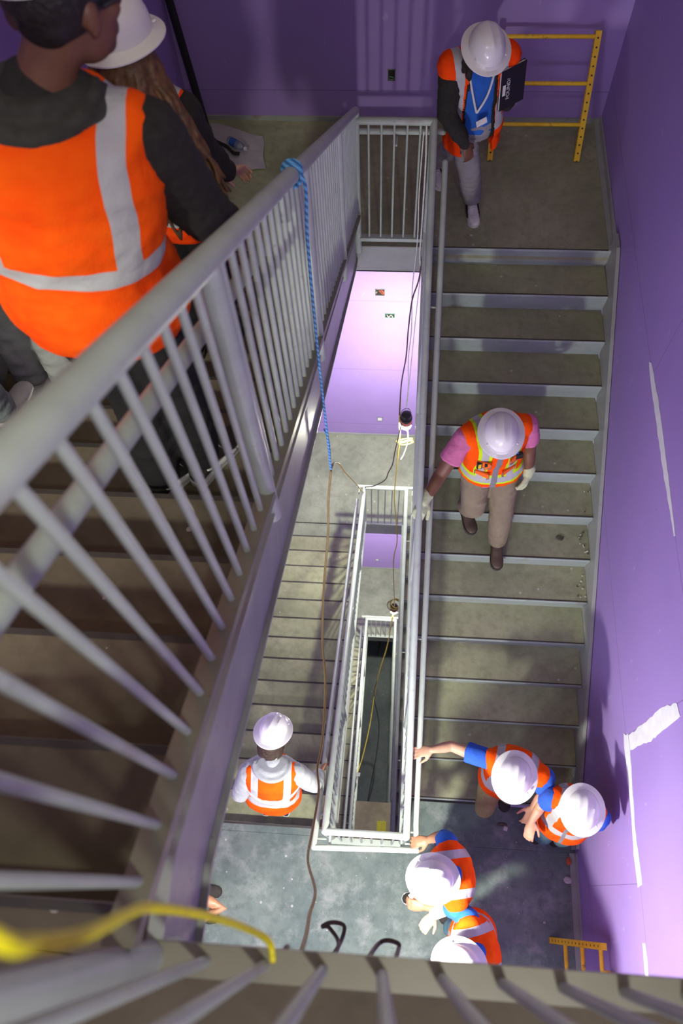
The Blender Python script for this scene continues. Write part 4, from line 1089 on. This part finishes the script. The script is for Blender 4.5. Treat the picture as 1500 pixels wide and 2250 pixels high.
pocket_tool('pocket_radio', 'dark radio with red edge in the left chest pocket', 'radio', -.128, .62, (('case', 'black', 0, 0, .022, .036, .012), ('edge_strip', 'tool_r', 0, -.03, .022, .006, .013), ('antenna', 'tool_b', .012, .045, .004, .022, .004)))
for (u, t, hw, hh) in ((.085, .22, .050, .040), (-.085, .24, .048, .040), (.10, .60, .045, .036), (-.10, .60, .045, .036)):
    p = on_torso(TM, u, 1, t, .037); _, r, d = TM.frame(t); a = TM.ax
    nrm = (d + r*(u/.16)*.9).normalized(); rr_ = (r - nrm*r.dot(nrm)).normalized()
    pk = MB(); slab(pk, p + nrm*.002, rr_, a, nrm, hw, hh, .005); po = pk.build('vest_pocket', M['vestorange'], pm[0], False)
    eg = MB(); q = [p + nrm*.008 + rr_*x*hw + a*y*hh for x, y in ((-1, 1), (-1, -.6), (-.6, -1), (.6, -1), (1, -.6), (1, 1))]
    eg.tube(q, .0035, 6); eg.build('binding', M['vesttrim'], po)
# colourful keys in the hand of the visitor at the rail corner
hk = V((-1.262,-4.362,-1.475))
ky = thing('key_bunch', 'small bunch of colourful tags in a visitor hand below the lit railing', 'keys', tuple(hk))
for i, (m_, dx, dy) in enumerate((('tool_o', 0, 0), ('black', .02, .022), ('white', -.018, .016), ('tool_b', .006, .036))):
    slab(MB(), hk + V((dx-.02, dy, .004*i)), V((.8, .6, 0)), V((-.6, .8, .2)).normalized(), UP, .010, .017, .003).build('key_tag', M[m_], ky, False)
wb = pl3 = p3[2]['rwr']; hd3 = V((-1, -.18, -.3)).normalized(); aw = hd3.cross(UP).normalized(); bw = hd3.cross(aw)
MB().rings([[wb - hd3*(.03+z) + (aw*math.cos(2*PI*i/20) + bw*math.sin(2*PI*i/20))*q for i in range(20)] for q, z in ((.029, -.008), (.0335, -.008), (.0335, .008), (.029, .008))], False).build('wristband', M['navy'], p3[0])
# ------------------------------------------------------------------ scaffold frames
def local(name, mb, mat, parent, origin, zdir, xdir):
    me = mb.mesh(name); me.materials.append(mat)
    z = V(zdir).normalized(); x = V(xdir); x = (x - z*x.dot(z)).normalized(); y = z.cross(x)
    o = bpy.data.objects.new(name, me); COL.objects.link(o); o.parent = parent
    mw = Matrix(((x.x, y.x, z.x, origin[0]), (x.y, y.y, z.y, origin[1]), (x.z, y.z, z.z, origin[2]), (0, 0, 0, 1)))
    pl_ = V((0, 0, 0)); p = parent
    while p is not None: pl_ += p.location; p = p.parent
    o.matrix_local = Matrix.Translation(-pl_) @ mw
    return o
def mat_leg():
    m = M['yellow'].copy(); m.name = 'yellow_punched_tube'; nt = m.node_tree; b = nt.nodes['Principled BSDF']
    src = b.inputs['Base Color'].links[0].from_socket
    sp = N(nt, 'ShaderNodeSeparateXYZ'); L(nt, coords(nt), sp.inputs[0])
    zz = math_(nt, 'SUBTRACT', math_(nt, 'PINGPONG', sp.outputs['Z'], 0.030), 0.0)
    dx = math_(nt, 'POWER', sp.outputs['X'], 2.0); dy = math_(nt, 'POWER', sp.outputs['Y'], 2.0)
    mn = math_(nt, 'MINIMUM', dx, dy)
    r2 = math_(nt, 'ADD', mn, math_(nt, 'POWER', zz, 2.0))
    c = mix(nt, math_(nt, 'LESS_THAN', r2, 0.0068**2), src, (0.03, 0.015, 0.01))
    L(nt, c, b.inputs['Base Color'])
    return m
M['leg'] = mat_leg()
def frame(label, a0, a1, b0, b1, fr, long_top=0.16):
    a0, a1, b0, b1 = map(V, (a0, a1, b0, b1)); side = (b0-a0).normalized()
    t = thing('scaffold_frame', label, 'scaffold frame', tuple((a0+b0)/2))
    for p, q in ((a0, a1), (b0, b1)):
        d = (q-p); ln = d.length; h = .021
        mb = MB(); mb.box((-h, -h, 0), (h, h, ln-long_top)); lg = local('leg', mb, M['leg'], t, p, d, side)
        pb = MB(); pb.tube([(0, 0, ln-long_top-.02), (0, 0, ln)], .0165, 14); local('top_pin', pb, M['leg'], lg, p, d, side)
        cb = MB(); cb.box((-h-.003, -h-.003, ln-long_top-.012), (h+.003, h+.003, ln-long_top+.004)); local('collar', cb, M['yellow'], lg, p, d, side)
    for f in fr:
        MB().tube([a0.lerp(a1, f)+side*.018, b0.lerp(b1, f)-side*.018], .0145, 14).build('rung', M['yellow'], t)
    return t
frame('yellow scaffold frame leaning on the back wall of the upper landing', (-.867, .955, .003), (-.881, 1.385, .955), (-.188, .957, .003), (-.187, 1.385, .955), (.25, .52, .81))
frame('yellow scaffold frame leaning on the right wall at the bottom edge', (-.185, -4.572, ZC+.003), (.005, -4.556, -1.42), (-.185, -5.25, ZC+.003), (.005, -5.235, -1.42), (.24, .52, .80))

# ------------------------------------------------------------------ cords and rope
cord('rope', 'blue twisted rope tied to the foreground rail hanging down the well', 'rope',
     [(-1.850,-2.452,2.70), (-1.835,-2.470,2.66), (-1.843,-2.488,2.45), (-1.846,-2.492,1.9), (-1.843,-2.490,1.35), (-1.842,-2.492,1.0)], .0055, 'rope')
kn = thing('rope_knot', 'blue rope knot wound round the foreground rail', 'rope', (-1.875,-2.46,2.70))
for dy in (-.012, .0, .012):
    c0 = V((-1.8745, -2.46+dy, 2.706))
    MB().tube([c0 + V((math.cos(a)*.030, math.sin(a)*.012, math.sin(a)*.030)) for a in [2*PI*i/20 for i in range(21)]], .0048, 8).build('loop', M['rope'], kn)
MB().tube(spline([(-1.842,-2.492,1.04), (-1.846,-2.44,1.16), (-1.87,-2.40,1.22)], 5), .004, 8).build('loose_end', M['rope'], kn)
cord('extension_cord', 'olive yellow cord hanging from the blue rope down the middle of the well', 'cord',
     [(-1.842,-2.492,.98),(-1.864,-2.539,.75),(-1.869,-2.655,.55),(-1.887,-2.839,.35),(-1.886,-3.102,.2),(-1.86,-3.29,.15),(-1.85,-3.48,.12),(-1.85,-3.675,.15),(-1.859,-3.797,.2),(-1.836,-3.917,.3),(-1.838,-4.117,.5),(-1.827,-4.24,.75),(-1.763,-4.353,1.1),(-1.748,-4.424,1.5),(-1.721,-4.467,1.95),(-1.690,-4.492,2.566)], .0062, 'cord_o')
cord('extension_cord', 'thin olive cord running from the blue rope end to the deep railing corner', 'cord',
     [(-1.841,-2.49,1.0),(-1.838,-2.401,.9),(-1.834,-2.233,.6),(-1.854,-1.785,-.3),(-1.868,-1.037,-1.8),(-1.865,-.132,-3.7),(-1.85,-.01,-3.80)], .0055, 'cord_o')
cord('extension_cord', 'dark cord from the work lamp to the deep railing corner', 'cord',
     [(-1.85,-.01,-3.79),(-1.747,-.15,-3.5),(-1.616,-.231,-3.2),(-1.579,-.244,-3.0),(-1.538,-.256,-2.8),(-1.516,-.207,-2.6),(-1.46,-.06,-2.30)], .0065, 'cord_b')
cord('extension_cord', 'yellow cord dropping from the bright lamp to the lower lamp', 'cord',
     [(-1.487,-.02,-1.95),(-1.487,-.03,-2.4),(-1.474,-.038,-2.6),(-1.499,-.2,-3.3),(-1.5,-.275,-3.6),(-1.468,-.312,-4.0),(-1.44,-.339,-4.6),(-1.473,-.453,-5.0),(-1.426,-.50,-6.4),(-1.43,-.42,-6.83)], .0065, 'cord_y')
cord('extension_cord', 'brown cord hanging from the upper landing corner to the bright lamp', 'cord',
     [(-1.381,-.03,-.10),(-1.395,-.04,-.30),(-1.436,-.05,-.515),(-1.452,-.03,-.9),(-1.457,-.02,-1.28),(-1.482,-.02,-1.6),(-1.489,-.02,-1.84),(-1.490,-.03,-2.2)], .0062, 'cord_b')
cord('hanging_wire', 'thin grey wire holding the bright lamp', 'wire', [(-1.372,-.02,.02),(-1.392,-.02,-.6),(-1.408,-.02,-1.4),(-1.42,-.02,-2.10)], .004, 'cord_w')
cord('hanging_wire', 'white cord looped loosely beside the thin grey wire', 'wire', [(-1.43,-.03,1.00),(-1.435,-.05,.55),(-1.425,-.04,.1),(-1.44,-.03,-.4),(-1.425,-.02,-.9),(-1.435,-.02,-1.3),(-1.42,-.02,-1.75),(-1.43,-.02,-2.05)], .0045, 'cord_w')
cord('extension_cord', 'white cord draped down the upper landing railing by the shoe', 'cord', [(-1.415,.02,1.04),(-1.405,-.03,.8),(-1.400,-.03,.3),(-1.40,-.03,-.02),(-1.39,-.03,-.15)], .006, 'cord_w')
cl = thing('coiled_cord', 'yellow cord coiled beneath the bright lamp', 'cord', (-1.42,-.03,-2.6))
for i in range(3):
    c0 = V((-1.425+.012*i, -.04-.008*i, -2.66-.015*i)); a1 = V((.085-.006*i, .02, 0)); a2 = V((-.01, .03+.01*i, -.075+.008*i))
    MB().tube([c0 + a1*math.cos(2*PI*q/28) + a2*math.sin(2*PI*q/28) for q in range(29)], .0045, 8).build('loop', M['cord_y'], cl)
MB().tube(spline([(-1.40,-.04,-2.46), (-1.385,-.06,-2.65), (-1.42,-.09,-2.86), (-1.45,-.12,-2.92)], 6), .006, 8).build('white_tail', M['cord_w'], cl)
cl2 = thing('coiled_cord', 'dark and yellow cords coiled over the lower lamp', 'cord', (-1.42,-.42,-6.75))
for i in range(4):
    c0 = V((-1.43+.01*i, -.43, -6.72+.03*i)); a1 = V((.10-.012*i, 0, .01)); a2 = V((.0, .05, .10-.01*i))
    MB().tube([c0 + a1*math.cos(2*PI*q/24) + a2*math.sin(2*PI*q/24) for q in range(25)], .006, 8).build('loop', M['cord_y' if i % 2 else 'cord_b'], cl2)
cord('extension_cord', 'yellow cord from the lower lamp to the tag on the deep railing', 'cord',
     [(-1.43,-.45,-7.1),(-1.502,-.63,-8.2),(-1.623,-.889,-9.0),(-1.691,-1.15,-9.6),(-1.75,-1.659,-9.7),(-1.828,-2.282,-9.0),(-1.868,-2.791,-7.45)], .008, 'cord_y')
cord('extension_cord', 'dark cord trailing to the ground floor at the bottom of the well', 'cord',
     [(-1.434,-.40,-7.2),(-1.502,-.63,-8.3),(-1.63,-.9,-9.1),(-1.691,-1.15,-9.6),(-1.591,-1.452,-10.5),(-1.606,-1.87,-11.0),(-1.697,-2.383,-11.6),(-1.764,-2.725,-12.2)], .008, 'cord_b')
tag(MB().rings([[V((-1.873,-2.80,-7.40))+V((x, y*.8, z)) for x, y in ((-.05,-.03),(.05,-.035),(.055,.03),(-.045,.035))] for z in (-.003, .003)]).build('paper_tag', M['white'], None, False), 'small white tag tied to the deep railing by the yellow cord', 'tag')
cord('extension_cord', 'bright yellow blurred cord sweeping across the lower left foreground', 'cord',
     [(-1.772,-4.345,3.965),(-1.718,-4.382,3.90),(-1.725,-4.390,3.82),(-1.736,-4.390,3.70),(-1.748,-4.380,3.56),(-1.755,-4.379,3.46),(-1.741,-4.388,3.28),(-1.720,-4.405,3.10),(-1.700,-4.426,2.965),(-1.692,-4.452,2.948)], .0052, 'cord_bright')
def loop_cord(label, pts): cord('tie_wire', label, 'wire', pts, .0058, 'cord_b')
loop_cord('brown cord loop crossing itself under the bottom beam, left one', [(-1.645,-4.49,2.566),(-1.642,-4.500,2.1),(-1.632,-4.474,1.95),(-1.663,-4.441,1.9),(-1.681,-4.44,1.9),(-1.654,-4.428,1.9),(-1.622,-4.435,1.9),(-1.626,-4.468,1.92),(-1.642,-4.497,2.1),(-1.65,-4.495,2.566)])
loop_cord('brown cord loop under the bottom beam, right one beside the lower helmets', [(-1.56,-4.4895,2.566),(-1.554,-4.4905,2.25),(-1.528,-4.468,2.0),(-1.505,-4.457,2.0),(-1.476,-4.462,2.0),(-1.474,-4.474,2.0),(-1.490,-4.4905,2.25),(-1.495,-4.4895,2.566)])
loop_cord('short brown cord stub on the bottom beam beside the olive cord', [(-1.700,-4.471,2.60),(-1.704,-4.460,2.66),(-1.698,-4.450,2.68),(-1.694,-4.452,2.72)])

# ------------------------------------------------------------------ upper landing clutter
tag(MB().tube([(-3.195,1.270,.012), (-3.315,1.372,1.25), (-3.318,1.374,2.2)], .030, 20).build('black_pipe', M['black']), 'tall black pipe leaning in the back left corner', 'pipe')
sh = MB(); nx, ny = 14, 10; rnd = random.Random(4)
cs = [V((-3.18, 1.345, 0)), V((-2.72, 1.20, 0)), V((-2.655, .815, 0)), V((-3.02, .775, 0))]
top = []
for j in range(ny+1):
    for i in range(nx+1):
        a, b_ = i/nx, j/ny
        p = cs[0].lerp(cs[1], a).lerp(cs[3].lerp(cs[2], a), b_)
        p += V((math.sin(b_*7)*.008, math.sin(a*6)*.010, .006 + .010*(1+math.sin(a*5+b_*4))*.5 + .008*(1+math.sin(a*13-b_*9))*.5))
        top.append(p)
vs = top + [p - V((0, 0, .004)) for p in top]; fs = []; K = (nx+1)*(ny+1)
for j in range(ny):
    for i in range(nx):
        q = j*(nx+1)+i; fs.append((q, q+1, q+nx+2, q+nx+1)); fs.append((K+q, K+q+nx+1, K+q+nx+2, K+q+1))
edge = [i for i in range(nx+1)] + [(j)*(nx+1)+nx for j in range(1, ny+1)] + [ny*(nx+1)+i for i in range(nx-1, -1, -1)] + [j*(nx+1) for j in range(ny-1, 0, -1)]
for a, b_ in zip(edge, edge[1:]+edge[:1]): fs.append((a, K+a, K+b_, b_))
sh.add(vs, fs)
M['sheet'] = mat_cloth('grey_white_sheet', (0.42, 0.40, 0.44), 60, .06)
tag(sh.build('cloth_sheet', M['sheet']), 'pale cloth sheet lying on the upper landing by the back wall', 'cloth')
bt = thing('water_bottle', 'clear water bottle with blue label lying on the pale cloth sheet', 'bottle', (-2.92,1.05,.03))
m, nt, b = new_mat('clear_plastic'); setin(b, Base_Color=(.85, .88, .9, 1), Roughness=.08, IOR=1.4); b.inputs['Transmission Weight'].default_value = .85; M['clear'] = m
bd = V((.80, -.55, 0)).normalized(); b0 = V((-2.985, 1.085, .062))
MB().tube([b0, b0+bd*.01, b0+bd*.13, b0+bd*.155, b0+bd*.17, b0+bd*.18], [.024, .032, .032, .026, .013, .013], 20).build('bottle_body', M['clear'], bt)
MB().tube([b0+bd*.035, b0+bd*.095], .0328, 20).build('bottle_label', M['tool_b'], bt)
MB().tube([b0+bd*.18, b0+bd*.196], .0145, 16).build('bottle_cap', M['white'], bt)
tag(MB().rings([[V(p)+V((0, -.018, .004)), V(p)+V((0, .018, .004)), V(p)+V((0, .018, -.003)), V(p)+V((0, -.018, -.003))] for p in spline([(-3.15,1.16,.028), (-3.08,1.09,.034), (-2.99,1.03,.036), (-2.93,.96,.036), (-2.88,.955,.032)], 5)]).build('black_strap', M['blackcloth']), 'dark strap lying across the pale cloth sheet', 'strap')

# ------------------------------------------------------------------ electrical boxes in the back wall
M['box_metal'] = simple('galvanised_box', (0.16, 0.20, 0.15), 0.5, 0.3)
M['box_green'] = simple('green_device', (0.05, 0.30, 0.16), 0.5)
M['wire_red'] = simple('red_wire', (0.55, 0.08, 0.04), 0.5)
M['wire_w'] = M['cord_w']
def ebox(label, x, z, w, h, inside='hole', wires=(), rim='box_metal'):
    t = thing('electrical_box', label, 'electrical box', (x, YF, z))
    r = MB(); y0, y1 = YF-.004, YF+.001
    r.box((x-w/2, y0, z-h/2), (x-w/2+.006, y1, z+h/2)); r.box((x+w/2-.006, y0, z-h/2), (x+w/2, y1, z+h/2)); r.box((x-w/2, y0, z-h/2), (x+w/2, y1, z-h/2+.006)); r.box((x-w/2, y0, z+h/2-.006), (x+w/2, y1, z+h/2))
    r.build('rim', M[rim], t, False)
    MB().box((x-w/2+.004, YF-.0015, z-h/2+.004), (x+w/2-.004, YF+.001, z+h/2-.004)).build('back', M[inside], t, False)
    for m_, pts in wires:
        MB().tube(spline([(x+a*w, YF-.004-.006*(i % 2), z+c*h) for i, (a, c) in enumerate(pts)], 5), .0035, 6).build('wire', M[m_], t)
ebox('open metal box in the purple wall of the upper landing', -1.672, .402, .062, .098, 'hole', (('box_green', ((-.3, -.1), (.3, -.15))), ('box_metal', ((-.35, -.3), (0, -.32), (.35, -.3)))))
ebox('open box with red wires in the bright purple wall', -1.747, -2.035, .105, .098, 'hole', (('wire_red', ((-.1, .3), (.1, .1), (.3, -.3))), ('wire_red', ((0, .35), (.25, .2), (.38, -.25))), ('wire_w', ((-.4, -.1), (-.3, .2))), ('wire_red', ((.1, .38), (.3, .3), (.42, -.1)))))
ebox('green-rimmed box with black device in the bright purple wall', -1.635, -2.40, .112, .068, 'hole', (('wire_w', ((-.3, .2), (-.1, -.2), (.1, .2), (.3, -.2))),), 'box_green')
ebox('small pale outlet low on the bright purple wall above the deep landing', -1.733, -4.480, .07, .09, 'mud')
ebox('tiny outlet low on the deepest purple wall strip', -1.752, -9.36, .062, .088, 'mud')

# ------------------------------------------------------------------ debris and the board over the well
tag(MB().box((-1.86, -3.952, ZE+.001), (-1.362, -3.17, ZE+.021)).build('cover_board', M['board'], None, False), 'beige board covering the end of the well far below', 'board')
M['hiviz'] = simple('yellow_scrap', (0.70, 0.66, 0.06), 0.6)
tag(MB().box((-1.55, -3.55, ZE+.022), (-1.42, -3.42, ZE+.034)).build('plastic_scrap', M['hiviz'], None, False), 'yellow scrap on the beige board far below', 'scrap')
def chunk(name, label, cat, p, size, mat, seed, group=None):
    rnd = random.Random(seed); mb = MB(); bm = bmesh.new(); bmesh.ops.create_icosphere(bm, subdivisions=2, radius=1)
    vs = [V((p[0]+v.co.x*size[0]*rnd.uniform(.75, 1.1), p[1]+v.co.y*size[1]*rnd.uniform(.75, 1.1), p[2]+size[2]+v.co.z*size[2]*rnd.uniform(.8, 1))) for v in bm.verts]
    fs = [tuple(v.index for v in f.verts) for f in bm.faces]; bm.free(); mb.add(vs, fs)
    return tag(mb.build(name, M[mat], None, False), label, cat, group)
M['brick'] = simple('orange_brick', (0.62, 0.12, 0.04), 0.8, 0, .3, 40)
M['dirt'] = simple('dark_debris', (0.10, 0.085, 0.065), 0.9, 0, .4, 50)
M['grit'] = simple('pale_grit', (0.62, 0.60, 0.56), 0.9)
chunk('brick_piece', 'orange brick fragment by the foot of the right wall', 'brick', (-.028, -4.015, ZC), (.022, .032, .016), 'brick', 2)
chunk('wood_splinter', 'dark splinter lying on the landing below the arms', 'debris', (-.540, -3.775, ZC), (.045, .016, .006), 'dirt', 3)
chunk('rubble_lump', 'pale rubble lump at the wall corner near the brick fragment', 'debris', (-.040, -4.150, ZC), (.035, .028, .014), 'grit', 4)
chunk('mortar_crumb', 'pale crumb on the upper landing near the white shoe', 'debris', (-1.02, .13, 0.0), (.012, .010, .005), 'grit', 5)
tag(MB().rings([[V((-.512,-3.805,ZC+z))+V((a, b_, 0)) for a, b_ in ((-.018,-.012),(.012,-.02),(.020,.010),(-.010,.020))] for z in (.001, .0022)]).build('paper_scrap', M['white'], None, False), 'white paper scrap beside the dark splinter', 'paper')
chunk('mortar_lump', 'flat rubble smear on the tread below the boot', 'debris', (-.22, -6.35*RUN, -7*RISE), (.035, .028, .005), 'dirt', 8)
rnd = random.Random(21)
for i in range(26):
    k = rnd.choice((6, 7, 7, 8, 8)); 
    chunk('mortar_crumb', 'mortar crumb along the right stringer of the wide stairs', 'debris', (-rnd.uniform(.012, .07), -(k-.5)*RUN + rnd.uniform(-.10, .10), -k*RISE), (rnd.uniform(.004, .010), rnd.uniform(.004, .010), .004), 'grit' if i % 3 else 'dirt', 30+i, 'mortar crumbs on the stair treads')
for i in range(24):
    chunk('floor_crumb', 'small pale crumb scattered on the lit landing floor', 'debris', (rnd.uniform(-2.3, -.1), rnd.uniform(-5.0, -3.99), ZC), (rnd.uniform(.0025, .0065), rnd.uniform(.0025, .006), .0022), 'grit', 80+i, 'crumbs on the lit landing')
